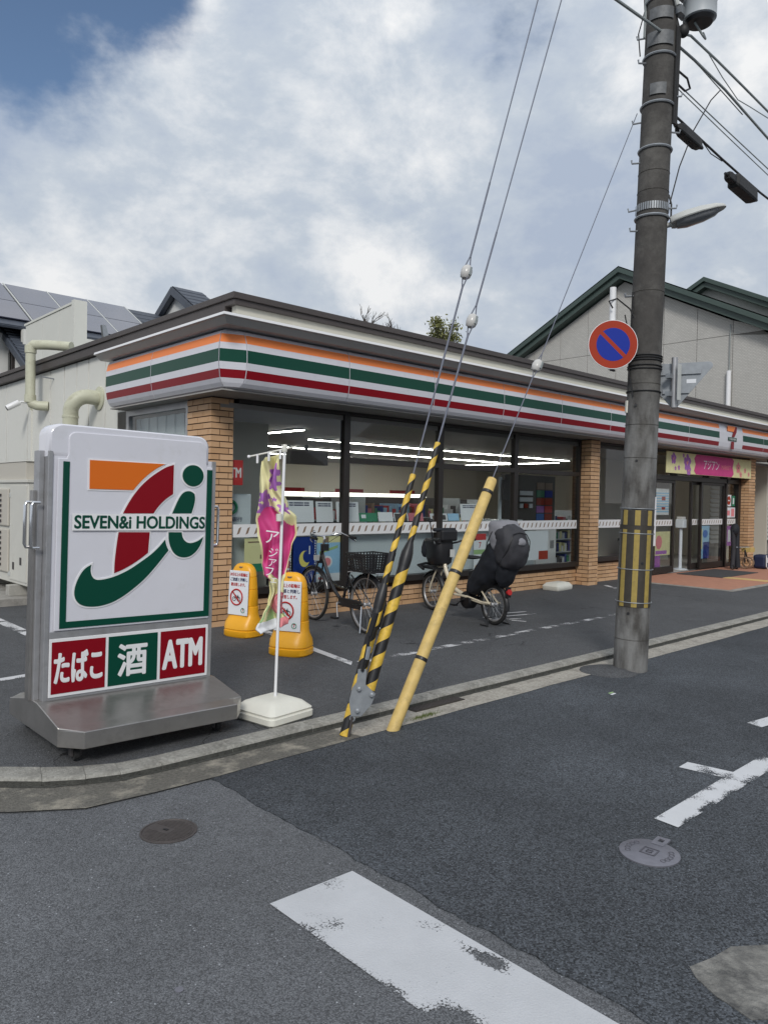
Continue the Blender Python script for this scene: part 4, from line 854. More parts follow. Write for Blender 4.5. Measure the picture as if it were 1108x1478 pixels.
for i, (x, y) in enumerate(((3.2, 10.7), (3.2, 12.3))):
    b = MB(); b.box(x-.02, x+.62, y, y+.14, .10, .245, 'block'); tag(b.build('concrete_block', bevel=.006), ('grey concrete block under the near end of the air-conditioning unit', 'grey concrete block under the far end of the air-conditioning unit')[i], 'block')
b = MB(); b.box(2.5, 4.1, 10.45, 13.5, -.01, .10, 'concrete'); struct(b.build('plinth', bevel=.01), 'low concrete plinth under the air-conditioning unit')

# ------------------------------------------------------------------ pedestal sign
sg = empty('pedestal_sign', (2.05, 4.58, 0), (0, radians(.92), 0)); tag(sg, 'tall wheeled shop sign with a large logo on a steel base', 'sign')
FY = -.05                                   # local y of the sign face
b = MB(); prof = [(-.53, .10), (.53, .10), (.53, .195), (.42, .205), (.07, .272), (-.07, .272), (-.42, .205), (-.53, .195)]
# base: chamfered ends, sloping top
XL, XR = -.56, .60
def ringx(x, inset):
    return [(x, max(-.53+inset, min(.53-inset, y)), z if abs(y) < .5 else z) for y, z in prof]
b.loft([ringx(XL, .12), ringx(XL+.10, 0), ringx(XR-.10, 0), ringx(XR, .12)], 'steel'); b.build('base', sg, world=False, bevel=.004)
for x, y in ((-.45, -.38), (.44, -.38), (-.45, .38), (.44, .38)):
    b = MB(); b.lathe([(.035, -.014), (.035, .014)], 'rubber', 16, (x, y, .037), (1, 0, 0)); b.box(x-.03, x-.018, y-.02, y+.02, .03, .1, 'int_dark'); b.box(x+.018, x+.03, y-.02, y+.02, .03, .1, 'int_dark'); b.build('caster', sg, world=False)
b = MB()
b.box(-.525, -.497, FY-.012, .075, .27, 1.735, 'alu'); b.box(.546, .575, FY-.012, .075, .27, 1.735, 'alu'); b.box(-.497, .546, FY-.010, .07, .632, .672, 'alu'); b.box(-.497, .546, FY-.010, .07, .255, .284, 'alu')
b.box(-.557, -.525, .0, .085, .262, 1.735, 'alu'); b.box(.575, .60, .0, .085, .262, 1.735, 'alu')
b.build('frame', sg, world=False, bevel=.003)
b = MB(); b.box(-.575, -.558, .03, .09, .262, 1.50, 'steel'); b.build('back_rail', sg, world=False)
def rrect(x0, x1, z0, z1, r, top_only=True, n=6):
    p = [(x0, z0), (x1, z0)]
    p += [(x1-r+r*cos(pi/2*i/n), z1-r+r*sin(pi/2*i/n)) for i in range(n+1)]; p += [(x0+r-r*sin(pi/2*i/n), z1-r+r*cos(pi/2*i/n)) for i in range(n+1)]
    return p
def rim(poly, y0, y1, inset, m, name, parent, mface=None):
    """a body with a bevelled front: outline poly from y1 (back) to y0, narrowing by inset at the very front"""
    cx = sum(p[0] for p in poly)/len(poly); cz = sum(p[1] for p in poly)/len(poly); X0, X1 = min(p[0] for p in poly), max(p[0] for p in poly); Z0, Z1 = min(p[1] for p in poly), max(p[1] for p in poly)
    def sh(p, i): return (cx+(p[0]-cx)*(1-2*i/(X1-X0)), cz+(p[1]-cz)*(1-2*i/(Z1-Z0)))
    n = len(poly); b = MB()
    rings = [(y1, 0), (y0+inset, 0), (y0+inset*.35, inset*.35), (y0, inset)]
    vs = [(*[q for q in (sh(p, i)[0], y, sh(p, i)[1])],) for y, i in rings for p in poly]
    b.add(vs, [(k*n+(j+1) % n, k*n+j, (k+1)*n+j, (k+1)*n+(j+1) % n) for k in range(3) for j in range(n)]+[tuple(3*n+j for j in range(n)), tuple(range(n))[::-1]], m)
    return b.build(name, parent, smooth=True, world=False)
rim(rrect(-.527, .523, 1.70, 1.897, .075), FY-.012, .10, .018, 'white_acrylic', 'cap_body', sg)
b = MB(); b.box(-.497, .546, FY-.004, .07, .672, 1.735, 'white_acrylic'); b.build('light_box', sg, world=False)
# raised white face with a stepped, rounded top
fp = [(-.474, .676), (.545, .676), (.545, 1.694), (.505, 1.694), (.497, 1.72), (.497, 1.80)]+[(.447+.05*cos(pi/2*i/5), 1.81+.05*sin(pi/2*i/5)) for i in range(6)]+[(-.369-.045*sin(pi/2*i/5), 1.81+.045*cos(pi/2*i/5)) for i in range(6)]+[(-.414, 1.72), (-.425, 1.694), (-.474, 1.694)]
b = MB(); b.prism(fp[::-1], (0, FY-.010, 0), (1, 0, 0), (0, 0, 1), (0, -1, 0), .010, 'white_acrylic'); b.build('face_panel', sg, world=False, bevel=.006)
F2 = FY-.020
flat('green_border', [(-.444, .690), (.541, .690), (.541, 1.676), (.503, 1.676), (.503, .728), (-.407, .728), (-.407, 1.676), (-.444, 1.676)], sg, 'green_s', F2)
LOGO = {
 'orange_bar': ('orange_sign', [(-.29, 1.693), (.195, 1.697), (.143, 1.670), (.098, 1.638), (.052, 1.598), (.013, 1.556), (-.014, 1.522), (-.288, 1.520)]),
 'red_stroke': ('red_s', [(.256, 1.696), (.210, 1.681), (.167, 1.656), (.117, 1.622), (.072, 1.585), (.027, 1.540), (-.017, 1.482), (-.051, 1.425), (-.076, 1.375), (.124, 1.378), (.150, 1.417), (.188, 1.457), (.220, 1.483), (.256, 1.506)]),
 'red_foot': ('red_s', [(-.101, 1.259), (-.110, 1.194), (-.117, 1.126), (-.122, 1.067), (-.122, 1.006), (-.066, 1.027), (-.005, 1.059), (.048, 1.093), (.094, 1.127), (.098, 1.192), (.102, 1.258)]),
 'green_swoosh': ('green_s', [(-.265, 1.063), (-.302, 1.043), (-.329, 1.008), (-.352, .959), (-.364, .910), (-.360, .869), (-.341, .836), (-.308, .816), (-.258, .807), (-.199, .809), (-.131, .825), (-.062, .859), (.008, .907), (.080, .964), (.152, 1.042), (.198, 1.097), (.235, 1.141), (.217, 1.173), (.209, 1.209), (.167, 1.161), (.113, 1.113), (.049, 1.071), (-.021, 1.026), (-.092, .994), (-.153, .975), (-.212, .967), (-.242, .972), (-.261, .992), (-.270, 1.022), (-.269, 1.047)]),
 'green_dot': ('green_s', [(.397+.077*cos(2*pi*i/28), 1.632+.0705*sin(2*pi*i/28)) for i in range(28)]),
 'green_stem': ('green_s', [(.254, 1.380), (.275, 1.429), (.298, 1.478), (.322, 1.513), (.351, 1.529), (.387, 1.528), (.410, 1.511), (.416, 1.482), (.409, 1.436), (.391, 1.382)]),
 'green_hook': ('green_s', [(.232, 1.258), (.233, 1.209), (.246, 1.163), (.270, 1.122), (.304, 1.098), (.345, 1.090), (.389, 1.097), (.429, 1.124), (.458, 1.161), (.478, 1.206), (.482, 1.225), (.452, 1.202), (.412, 1.187), (.376, 1.184), (.346, 1.201), (.330, 1.225), (.324, 1.257)]),
}
def smooth_poly(p, n=2):
    """Chaikin rounding of gentle corners only"""
    for _ in range(n):
        q = []
        for i in range(len(p)):
            a, c, d = Vector(p[i-1]), Vector(p[i]), Vector(p[(i+1) % len(p)]); u, w = (c-a), (d-c)
            if u.length < 1e-6 or w.length < 1e-6 or u.angle(w) > radians(38): q.append(tuple(c))
            else: q += [tuple(c-u*.25), tuple(c+w*.25)]
        p = q
    return p
def grow(p, d):
    """outline offset by d outwards"""
    if area(p) < 0: p = p[::-1]
    out = []
    for i in range(len(p)):
        a, c, e = Vector(p[i-1]), Vector(p[i]), Vector(p[(i+1) % len(p)]); u, w = (c-a).normalized(), (e-c).normalized()
        n1, n2 = Vector((u.y, -u.x)), Vector((w.y, -w.x)); m = n1+n2
        m = n1 if m.length < .3 else m/max(m.length_squared/2, .45)
        out.append(tuple(c+m*d))
    return out
lo = empty('logo', (0, 0, 0)); lo.parent = sg
for k, (nm, (mm, pl)) in enumerate(LOGO.items()):
    sp = smooth_poly(pl)
    flat('white_edging', grow(sp, .010), lo, 'white', F2+.001-.0002*k, .0045); flat(nm, sp, lo, mm, F2-.0037-.0002*k, .003)
flat('name_plate', [(-.387, 1.269), (.490, 1.269), (.490, 1.371), (-.387, 1.371)], lo, 'white', F2-.0072, .004)
text('lettering', 'SEVEN&i HOLDINGS', lo, facing((.057, F2-.0125, 1.3205)), .076, 'green_s', w=.86, bold=.040, spacing=1.0)
# lower panel
b = MB(); b.box(-.495, .545, FY-.016, FY+.02, .286, .631, 'white'); b.build('lower_panel', sg, world=False, bevel=.002)
F3 = FY-.0165
for x0, x1, mm in ((-.481, -.161, 'red_s'), (-.142, .180, 'green_s'), (.201, .526, 'red_s')): flat('coloured_field', [(x0, .306), (x1, .306), (x1, .612), (x0, .612)], sg, mm, F3, .002)
text('lettering', 'たばこ', sg, facing((-.322, F3-.003, .457)), .180, 'white', w=.282, bold=.030); text('lettering', '酒', sg, facing((.014, F3-.003, .457)), .195, 'white', w=.185, bold=.030); text('lettering', 'ATM', sg, facing((.360, F3-.003, .458)), .178, 'white', w=.275, bold=.045)
for x in (-.60, .625):
    for y in (-.02,) if x > 0 else (-.03, .085):
        b = MB(); s = -1 if x < 0 else 1; x1 = x+.045*(-s)
        zz0, zz1 = 1.165, 1.43
        b.tube([(x1, y, zz0), (x+.008*(-s), y, zz0), (x, y, zz0+.02), (x, y, zz1-.02), (x+.008*(-s), y, zz1), (x1, y, zz1)], .010, 'chrome', 10); b.build('grab_handle', sg, world=False, smooth=True)

# ------------------------------------------------------------------ banner in its weighted foot
bn = empty('banner_stand', (2.93, 4.20, 0)); tag(bn, 'crumpled magenta and yellow banner on a white pole in an ivory water weight', 'banner')
def rr_ring(hx, hy, z, r, n=5, rot=0.):
    p = []
    for cx, cy, a0 in ((hx-r, hy-r, 0), (-hx+r, hy-r, 90), (-hx+r, -hy+r, 180), (hx-r, -hy+r, 270)):
        for i in range(n+1): a = radians(a0+90*i/n); p.append((cx+r*cos(a), cy+r*sin(a), z))
    return p
b = MB(); b.M = Matrix.Rotation(radians(8), 4, 'Z')
b.loft([rr_ring(.185, .185, .0, .03), rr_ring(.20, .20, .015, .04), rr_ring(.20, .20, .05, .04), rr_ring(.19, .19, .058, .035), rr_ring(.19, .19, .065, .035), rr_ring(.195, .195, .072, .04), rr_ring(.15, .15, .115, .04), rr_ring(.10, .10, .135, .03), rr_ring(.06, .06, .138, .02)], 'ivory_plastic'); b.build('weight_base', bn, world=False, smooth=True)
top = Vector((.085, .035, 1.815))
b = MB(); b.tube([(0, 0, .10), (0.02, .01, .12), tuple(top)], .0105, 'white', 10); b.lathe([(.022, 0), (.022, .05)], 'ivory_plastic', 12, (.035, .015, 1.33)); b.lathe([(.017, 0), (.020, .03), (.012, .05)], 'ivory_plastic', 10, tuple(top-Vector((0, 0, .01)))); b.build('pole', bn, world=False, smooth=True)
da = Vector((-.66, .66, -.18)).normalized(); c0 = top+Vector((.05, -.06, .02)); c1 = top+da*.24
b = MB(); b.tube([tuple(top-da*.085+Vector((0, 0, .012))), tuple(top+da*.25)], .006, 'ivory_plastic', 8); b.ball(tuple(top+da*.25), .012, 'white'); b.build('crossbar', bn, world=False, smooth=True)
# cloth: a crumpled strip hanging from the crossbar, blown back on itself
def flag():
    nu, nv = 44, 190; vs = []; rnd = random.Random(5)
    px = lambda s: s   # centre-line drift and half width down the cloth, in metres along the camera-facing diagonal
    keys = [(0, -.098, .085), (.10, -.10, .078), (.22, -.105, .080), (.35, -.075, .125), (.42, -.045, .165), (.52, -.035, .150), (.62, -.045, .12), (.74, -.05, .115), (.82, -.045, .095), (.86, -.03, .060), (.93, -.03, .055), (1.0, -.045, .06), (1.08, -.055, .085), (1.16, -.045, .135), (1.19, -.03, .11)]
    def at(s):
        for a, c in zip(keys, keys[1:]):
            if a[0] <= s <= c[0]:
                t = (s-a[0])/(c[0]-a[0]); t = t*t*(3-2*t); return a[1]+(c[1]-a[1])*t, (a[2]+(c[2]-a[2])*t)*.86
        return keys[-1][1:]
    R_ = Vector((.731, -.682, 0)); F_ = Vector((.682, .731, 0)); L = 1.19
    for j in range(nv+1):
        s = L*j/nv; cxx, hw = at(s)
        for i in range(nu+1):
            u = i/nu*2-1
            fold = .028*sin(u*5+s*7)+.018*sin(u*9-s*11+1)+.012*sin(s*23+u*3)
            x = cxx+u*hw+.008*sin(s*17+u*4); z = 1.775-s+.035*u*(1-min(s*3, 1))+.02*u*max(0, s-.9)*6
            p = Vector((top.x, top.y, 0))*(1-s*.4)+R_*x+F_*(fold+.055)+Vector((0, 0, z)); vs.append(p)
    b = MB(); K = {}
    def colr(u, s):
        if s < .38+.05*sin(u*3)+.10*abs(u)-.02:
            for fu, fs, fr in ((.45, .13, .085), (.5, .20, .06), (-.55, .28, .07), (-.5, .36, .07), (.62, .36, .05), (.2, .30, .02), (-.1, .27, .02)):
                d = math.hypot((u-fu)*.09, s-fs); a = math.atan2(s-fs, (u-fu)*.09)
                if d < fr*.62*(1+.28*cos(5*a)): return 'flag_violet'
            return 'flag_yellow'
        if s < .84+.03*sin(u*5): return 'magenta' if abs(u) < .93 else 'flag_yellow'
        if s > 1.13: return 'paper' if u < .3 else 'flag_rose'
        if u > -.1 and .93 < s < 1.12 and math.hypot((u-.75)*.10, s-1.02) < .085: return 'flag_rose' if int(math.hypot((u-.75)*.10, s-1.02)*70) % 2 == 0 else 'poster_pink'
        return 'flag_yellow' if s < 1.02 else 'flag_green' if (u+s*3) % .6 < .35 else 'flag_yellow'
    n = nu+1
    b.v = vs
    for j in range(nv):
        for i in range(nu):
            b.f.append([j*n+i, j*n+i+1, (j+1)*n+i+1, (j+1)*n+i]); b.m.append(b.mi(colr((i+.5)/nu*2-1, L*(j+.5)/nv)))
    o = b.build('banner_cloth', bn, world=False, smooth=True)
    o.modifiers.remove(o.modifiers['e']); sf = o.modifiers.new('t', 'SOLIDIFY'); sf.thickness = .002
flag()
Rn = Vector((-.682, -.731, 0)); R_ = Vector((.731, -.682, 0))
for ch, x, z, h in (('ア', -.045, 1.22, .085), ('ジ', -.035, 1.115, .06), ('ア', -.04, 1.045, .05), ('フ', -.06, .985, .055), ('ェ', -.03, .925, .032)):
    p = R_*(x-.01)+Rn*.012+Vector((.05, .02, z)); text('lettering', ch, bn, facing(p, Rn, roll=-.12), h, 'white')
for k in (.03, .11, .19): b = MB(); b.tube([tuple(top+da*k+Vector((0, 0, .008))), tuple(top+da*k+Vector((0, 0, -.055)))], .009, 'white', 6); b.build('hanging_loop', bn, world=False)

# ------------------------------------------------------------------ yellow no-parking boards
def board():
    t = empty('yellow_notice_board', (0, 0, 0))
    H = .78
    def rg(hx, hy, z, cx=0., n=24, e=3.2):
        p = []
        for i in range(n):
            a = 2*pi*i/n; c, s_ = cos(a), sin(a); p.append((cx+hx*math.copysign(abs(c)**(2/e), c), hy*math.copysign(abs(s_)**(2/e), s_), z))
        return p
    # local x: normal towards the reader is -x, y is the width
    b = MB(); rings = [rg(.155, .165, 0), rg(.165, .175, .012), rg(.165, .175, .065), rg(.156, .166, .072), rg(.156, .166, .078), rg(.163, .173, .086), rg(.15, .168, .15), rg(.10, .155, .205), rg(.082, .150, .25), rg(.080, .149, .318), rg(.076, .145, .322), rg(.076, .145, .326), rg(.080, .147, .33)]
    rings += [rg(.074, .140, .50), rg(.070, .136, .503), rg(.070, .136, .507), rg(.074, .140, .511), rg(.068, .132, .63), rg(.064, .128, .633), rg(.064, .128, .637), rg(.068, .131, .641), rg(.064, .122, .70), rg(.058, .105, .735), rg(.046, .075, .765), rg(.03, .04, .778)]
    rings = [[(x, y*1.14, z) for x, y, z in r] for r in rings]
    b.loft(rings, 'yellow_plastic'); b.build('body', t, world=False, smooth=True)
    b = MB(); b.lathe([(.028, -.004), (.028, .004)], 'film_mark', 16, (-.050, 0, .742), (-.6, 0, 1), .7); b.build('grip_hole', t, world=False)
    # label plate, leaning with the body
    b = MB(); b.M = Matrix.Translation((-.089, 0, .475)) @ Matrix.Rotation(radians(2.6), 4, 'Y')
    b.box(-.004, .006, -.136, .136, -.245, .225, 'paper'); b.build('label_plate', t, world=False, bevel=.003)
    base = Matrix.Translation((-.0945, 0, .475)) @ Matrix.Rotation(radians(2.6), 4, 'Y')
    def put(s, y, z, h, m, w, bo=0.): text('lettering', s, t, base @ facing((0, y, z), (-1, 0, 0)), h, m, w=w, bold=bo)
    put('20分以上の駐輪は', 0, .185, .036, 'no_bike_red', .245, .03); put('ご迷惑と判断し', -.005, .132, .036, 'navy', .24, .03); put('撤去致します。', .005, .079, .036, 'no_bike_red', .20, .03)
    b = MB(); b.M = base; b.ring((-.002, .02, -.055), (1, 0, 0), .082, .008, 'no_bike_red', 36, 6); b.prism([(-.062, .052), (-.052, .062), (.062, -.052), (.052, -.062)], (-.004, .02, -.055), (0, -1, 0), (0, 0, 1), (-1, 0, 0), .002, 'no_bike_red'); b.build('prohibition_ring', t, world=False, smooth=True)
    b = MB(); b.M = base
    for y in (.052, -.012): b.ring((-.002, y, -.075), (1, 0, 0), .022, .003, 'black', 18, 5)
    for p in (((-.002, .052, -.075), (-.002, .03, -.045), (-.002, .0, -.045), (-.002, -.012, -.075)), ((-.002, .03, -.045), (-.002, .018, -.076), (-.002, .0, -.045)), ((-.002, .0, -.03), (-.002, -.012, -.075)), ((-.002, .04, -.035), (-.002, .022, -.035))): b.tube(p, .003, 'black', 6)
    b.build('bicycle_symbol', t, world=False)
    b = MB(); b.M = base; b.ring((-.002, -.075, -.19), (1, 0, 0), .024, .003, 'poster_green', 20, 5); b.build('round_emblem', t, world=False)
    put('7', -.075, -.19, .032, 'no_bike_red', None, .03)
    return t
b1 = board(); b1.location = (4.24, 5.80, 0); b1.rotation_euler = (0, 0, radians(28))
tag(b1, 'yellow plastic no-bicycles board behind the banner pole, nearer the kerb', 'notice board', 'yellow no-bicycle-parking boards')
b2 = b1.copy(); COL.objects.link(b2); b2.location = (4.40, 6.88, 0); b2.rotation_euler = (0, 0, radians(15))
b2['label'] = 'yellow plastic no-bicycles board against the corner brick pillar'
for c in list(b1.children): child_copy(c, b2)

# ------------------------------------------------------------------ guy wires
def aim(o, a, c):
    """an object whose local z runs from a to c"""
    d = Vector(c)-Vector(a); o.location = a; o.rotation_euler = d.to_track_quat('Z', 'Y').to_euler(); return d.length
G1a, G1b = Vector((3.123, 3.68, RZ)), Vector((6.30, 3.50, 9.76)); G2a, G2b = Vector((3.19, 3.64, RZ)), Vector((6.30, 3.50, 8.72)); G3a, G3b = Vector((3.45, 3.57, RZ)), Vector((6.40, 3.545, 5.07))
def insulator(t, z, nm='insulator'):
    b = MB(); b.lathe([(.0, -.052), (.022, -.05), (.036, -.035), (.042, -.012), (.042, .012), (.036, .035), (.022, .05), (0, .052)], 'porcelain', 16, (0, 0, z)); b.box(-.046, .046, -.008, .008, z-.03, z+.03, 'cable'); b.build(nm, t, world=False, smooth=True)
def guy(a, c, ztube, zwide, zins, r1, r2, label, wr=.006, wide_off=(0, 0), m1='stripe_thin', m2='stripe_wide', zb=0.):
    t = empty('guy_wire', (0, 0, 0)); L = aim(t, a, c); t['_o'] = (0, 0, 0); tag(t, label, 'guy wire', 'striped guy wires in the kerb gutter')
    b = MB(); b.tube([(0, 0, zb), (0, 0, zins-.10)], wr, 'wire', 8); b.tube([(0, 0, zins-.14), (.02, 0, zins-.06), (.036, 0, zins)], wr*.8, 'wire', 6); b.tube([(0, 0, zins-.14), (-.02, 0, zins-.06), (-.036, 0, zins)], wr*.8, 'wire', 6)
    b.tube([(0, 0, zins+.14), (0, .02, zins+.06), (0, .036, zins)], wr*.8, 'wire', 6); b.tube([(0, 0, zins+.14), (0, -.02, zins+.06), (0, -.036, zins)], wr*.8, 'wire', 6)
    b.tube([(0, 0, zins+.12), (0, 0, L)], wr*.8, 'wire', 8); b.tube([(0, 0, zins-.9), (0, 0, zins-.12)], wr*1.25, 'wire', 8); b.tube([(0, 0, zins+.12), (0, 0, zins+.75)], wr*1.15, 'wire', 8)
    b.build('wire', t, world=False, smooth=True); insulator(t, zins)
    # guard: one long striped sleeve in two widths; meshes are kept centred on the wire so the spiral follows it
    def sleeve(name, z0, z1, r, m, n=16):
        b = MB(); b.lathe([(r*.8, z0), (r, z0+.004), (r, z1-.004), (r*.8, z1)], m, n, (0, 0, 0)); b.v = [v for v in b.v]
        o = b.build(name, t, world=False, smooth=True); return o
    sleeve('thin_sleeve', zwide, ztube, r1, m1); sleeve('thick_sleeve', zb, zwide, r2, m2)
    b = MB(); b.lathe([(r2*1.04, zwide-.05), (r2*1.12, zwide), (r2*1.05, zwide+.05), (r1*1.1, zwide+.12)], 'black', 16); b.build('collar', t, world=False, smooth=True)
    b = MB(); b.lathe([(r1*1.12, ztube-.62), (r1*1.12, ztube-.56)], 'black', 14); b.build('clamp_band', t, world=False)
    return t
g1 = guy(G1a, G1b, 1.80, .90, 3.36, .021, .034, 'left striped guy wire, its sleeve ending lower than its neighbour', zb=.0)
g2 = guy(G2a, G2b, 2.06, 1.20, 3.02, .021, .038, 'right striped guy wire, its sleeve reaching the window tops', zb=.30)
# anchor plate and turnbuckles
t = empty('guy_anchor', (3.17, 3.66, RZ)); tag(t, 'grey steel anchor plate with bolts joining the two striped guy wires', 'anchor')
Pn = Vector((-.682, -.731, 0)).normalized(); R_ = Vector((.731, -.682, 0)).normalized(); q = .00452
def px2(x, y, off=0.): return Vector((3.168, 3.667, -.029))+R_*((x-507)*q)+Vector((0, 0, (1058-y)*q))+Pn*(.045+off)
kite = [(516, 963), (528, 963), (527, 985), (541, 998), (536, 1012), (521, 1030), (507, 1030), (504, 1008), (508, 990), (514, 982)]
b = MB(); b.prism([(p.dot(R_), p.z) for p in [px2(*k) for k in kite]], Pn*(px2(510, 1000).dot(Pn)), R_, (0, 0, 1), Pn, .012, 'galv'); b.build('plate', t)
b = MB()
for k in ((518, 991), (536, 999), (516, 1022)): c = px2(*k, .012); b.lathe([(.016, 0), (.016, .012), (.008, .014), (.008, .026)], 'galv', 6, c, Pn)
b.build('bolt', t)
b = MB(); b.tube([px2(510, 1026), px2(503, 1066)], .009, 'rust', 8); b.ring(px2(509, 1034), (1, .3, 0), .016, .006, 'galv', 14, 6); b.build('anchor_rod', t)
b = MB(); b.tube([px2(522, 965, .02), px2(528, 935, .02), px2(533, 905, .02)], .011, 'black', 8); b.tube([px2(528, 948, .02), px2(531, 930, .02)], .016, 'galv', 8); b.tube([px2(531, 915, .02), px2(540, 882, .02)], .02, 'black', 10); b.build('turnbuckle', t)
# plain yellow guard
t = empty('yellow_guy_guard', (0, 0, 0)); L = aim(t, G3a, G3b); tag(t, 'plain leaning yellow pole with three black bands and a thin wire from its tip', 'guard pole')
T3 = 1.965
b = MB(); b.lathe([(.042, -.05), (.042, T3-.35), (.039, T3-.02), (.034, T3)], 'yellow_pole', 20); b.build('pole', t, world=False, smooth=True)
for z in (T3-.13, T3-.80, .50):
    b = MB(); b.lathe([(.0435, z), (.0445, z+.003), (.0445, z+.022), (.0435, z+.025)], 'black', 20); b.build('black_band', t, world=False)
b = MB(); zi = 3.02; b.tube([(0, 0, T3-.02), (0, 0, zi-.12)], .0045, 'wire', 6); b.tube([(0, 0, zi+.1), (0, 0, L)], .004, 'wire', 6)
for s_ in (-1, 1): b.tube([(0, 0, zi-.12), (.018*s_, 0, zi-.05), (.034*s_, 0, zi)], .004, 'wire', 6); b.tube([(0, 0, zi+.12), (0, .018*s_, zi+.05), (0, .034*s_, zi)], .004, 'wire', 6)
b.build('wire', t, world=False); insulator(t, zi)

# ------------------------------------------------------------------ utility pole
PB, PT = Vector((6.375, 3.47, RZ)), Vector((6.462, 3.345, 6.6))
pole = empty('utility_pole', PB); tag(pole, 'tall concrete utility pole with a striped guard at the kerb', 'utility pole'); Lp = aim(pole, PB, PT); pole['_o'] = (0, 0, 0)
r0, r1 = .152, .128
def pr_(z): return r0+(r1-r0)*z/Lp
b = MB(); b.lathe([(pr_(z), z) for z in (0, 1, 2, 3, 4, 5, 6, 7.5, 9)]+[(pr_(10.2), 10.2)], 'pole_concrete', 40, (0, 0, -.1)); b.build('shaft', pole, world=False, smooth=True)
# which way faces the road corner (camera side) in the pole's own frame
q_ = (PT-PB).to_track_quat('Z', 'Y').inverted(); tocam = q_ @ Vector((-6.4, -3.45, 0)).normalized(); A0 = math.atan2(tocam.y, tocam.x)
def hoop(z, m='galv', rr_=.006, extra=.003, name='steel_band', tilt=0.):
    b = MB(); b.ring((0, 0, z), (tilt, 0, 1), pr_(z)+extra, rr_, m, 40, 6); b.build(name, pole, world=False, smooth=True)
# vertical-striped guard sheet wrapped on the camera side
b = MB(); z0, z1 = .60, 1.475; n = 36; a0, a1 = A0-radians(58), A0+radians(72)
for seg in ((z0, 1.30), (1.34, z1)):
    for i in range(n):
        a, c = a0+(a1-a0)*i/n, a0+(a1-a0)*(i+1)/n; k = i % 9; m = 'gplate_yellow' if i % 12 in (2, 3, 4, 5, 6) else 'gplate_dark'
        R1, R2 = pr_(seg[0])+.006, pr_(seg[1])+.006
        b.quad((R1*cos(a), R1*sin(a), seg[0]), (R1*cos(c), R1*sin(c), seg[0]), (R2*cos(c), R2*sin(c), seg[1]), (R2*cos(a), R2*sin(a), seg[1]), m)
R1 = pr_(1.3)+.003
b.lathe([(R1, 1.30), (R1, 1.34)], 'gplate_dark', 40)
b.build('striped_guard', pole, world=False)
for z in (.64, .94, 1.265, 1.49): hoop(z, 'galv', .004, .008)
for z in (.30, 2.25, 2.62, 1.95, 3.45, 4.35, 4.52): hoop(z, 'gplate_dark', .002, .001, 'seam_ring')
for z in (4.12, 4.73, 5.12, 5.55, 6.05): hoop(z, 'galv', .012, .006); 
for z in (2.83, 2.85, 2.87, 2.76, 2.78, 2.55): hoop(z, 'cable_black', .006, .006, 'strapping', rn.uniform(-.04, .04))
# perforated band
b = MB(); Rb = pr_(4.2)+.01; 
for i in range(44):
    a, c = 2*pi*i/44, 2*pi*(i+.7)/44; b.quad((Rb*cos(a), Rb*sin(a), 4.17), (Rb*cos(c), Rb*sin(c), 4.17), (Rb*cos(c), Rb*sin(c), 4.235), (Rb*cos(a), Rb*sin(a), 4.235), 'galv')
b.build('perforated_band', pole, world=False)
# step bolts and brackets
for z, a in ((3.42, -70), (4.0, -60), (4.22, -95), (4.2, 80), (4.62, -70), (4.9, 100), (5.0, -85), (5.2, 85), (5.5, -60), (3.42, -65), (5.75, -80)):
    A = A0+radians(a); R1 = pr_(z); b = MB(); b.tube([(R1*.9*cos(A), R1*.9*sin(A), z), ((R1+.07)*cos(A), (R1+.07)*sin(A), z-.01), ((R1+.075)*cos(A), (R1+.075)*sin(A), z+.02)], .008, 'galv', 6); b.build('step_bolt', pole, world=False)
for z, h, w in ((5.18, .10, .5), (5.62, .12, .9), (5.85, .10, .8)):
    b = MB(); R1 = pr_(z)+.012; n = 14
    for i in range(n):
        a, c = A0-w+2*w*i/n, A0-w+2*w*(i+1)/n; b.quad((R1*cos(a), R1*sin(a), z), (R1*cos(c), R1*sin(c), z), (R1*cos(c), R1*sin(c), z+h), (R1*cos(a), R1*sin(a), z+h), 'band_steel')
    b.build('bracket', pole, world=False)
Rr = lambda z: pr_(z)+.012
class Q:
    def tube(s_, *a, **k): b_ = MB(); b_.tube(*a, **k); b_.build('bundled_cable', pole, world=False, smooth=True)
b = Q()
A = A0+radians(-78); b.tube([(Rr(z)*cos(A), Rr(z)*sin(A), z) for z in (5.75, 6.2, 6.9)], .010, 'cable', 6); A = A0+radians(-86); b.tube([((Rr(z)+.02+.03*sin(z*9))*cos(A), (Rr(z)+.02+.03*sin(z*9))*sin(A), z) for z in (5.6, 5.8, 6.0, 6.3, 6.8)], .006, 'cable_black', 6)
A = A0+radians(78)
for k in range(3): b.tube([((Rr(z)+.01*k)*cos(A+.12*k), (Rr(z)+.01*k)*sin(A+.12*k), z) for z in (4.95, 5.2, 5.5, 5.8)], .013, 'cable_black', 6)
A = A0-radians(62); b.tube([(Rr(z)*cos(A), Rr(z)*sin(A), z) for z in (2.55, 2.8, 3.1, 3.45)], .006, 'cable_black', 6); b.tube([(Rr(2.9)*cos(A-.2)*1.3, Rr(2.9)*sin(A-.2)*1.3, 3.25), (Rr(2.9)*cos(A-.1)*1.1, Rr(2.9)*sin(A-.1)*1.1, 3.1), (Rr(2.6)*cos(A), Rr(2.6)*sin(A), 2.75), (Rr(2.5)*cos(A+.5), Rr(2.5)*sin(A+.5), 2.5)], .006, 'cable_black', 6)
b = MB(); A = A0-radians(72); b.M = Matrix.Rotation(A, 4, 'Z'); b.box(pr_(2.4)-.005, pr_(2.4)+.012, -.02, .02, 2.36, 2.47, 'ivory_plastic'); b.build('number_tag', pole, world=False)
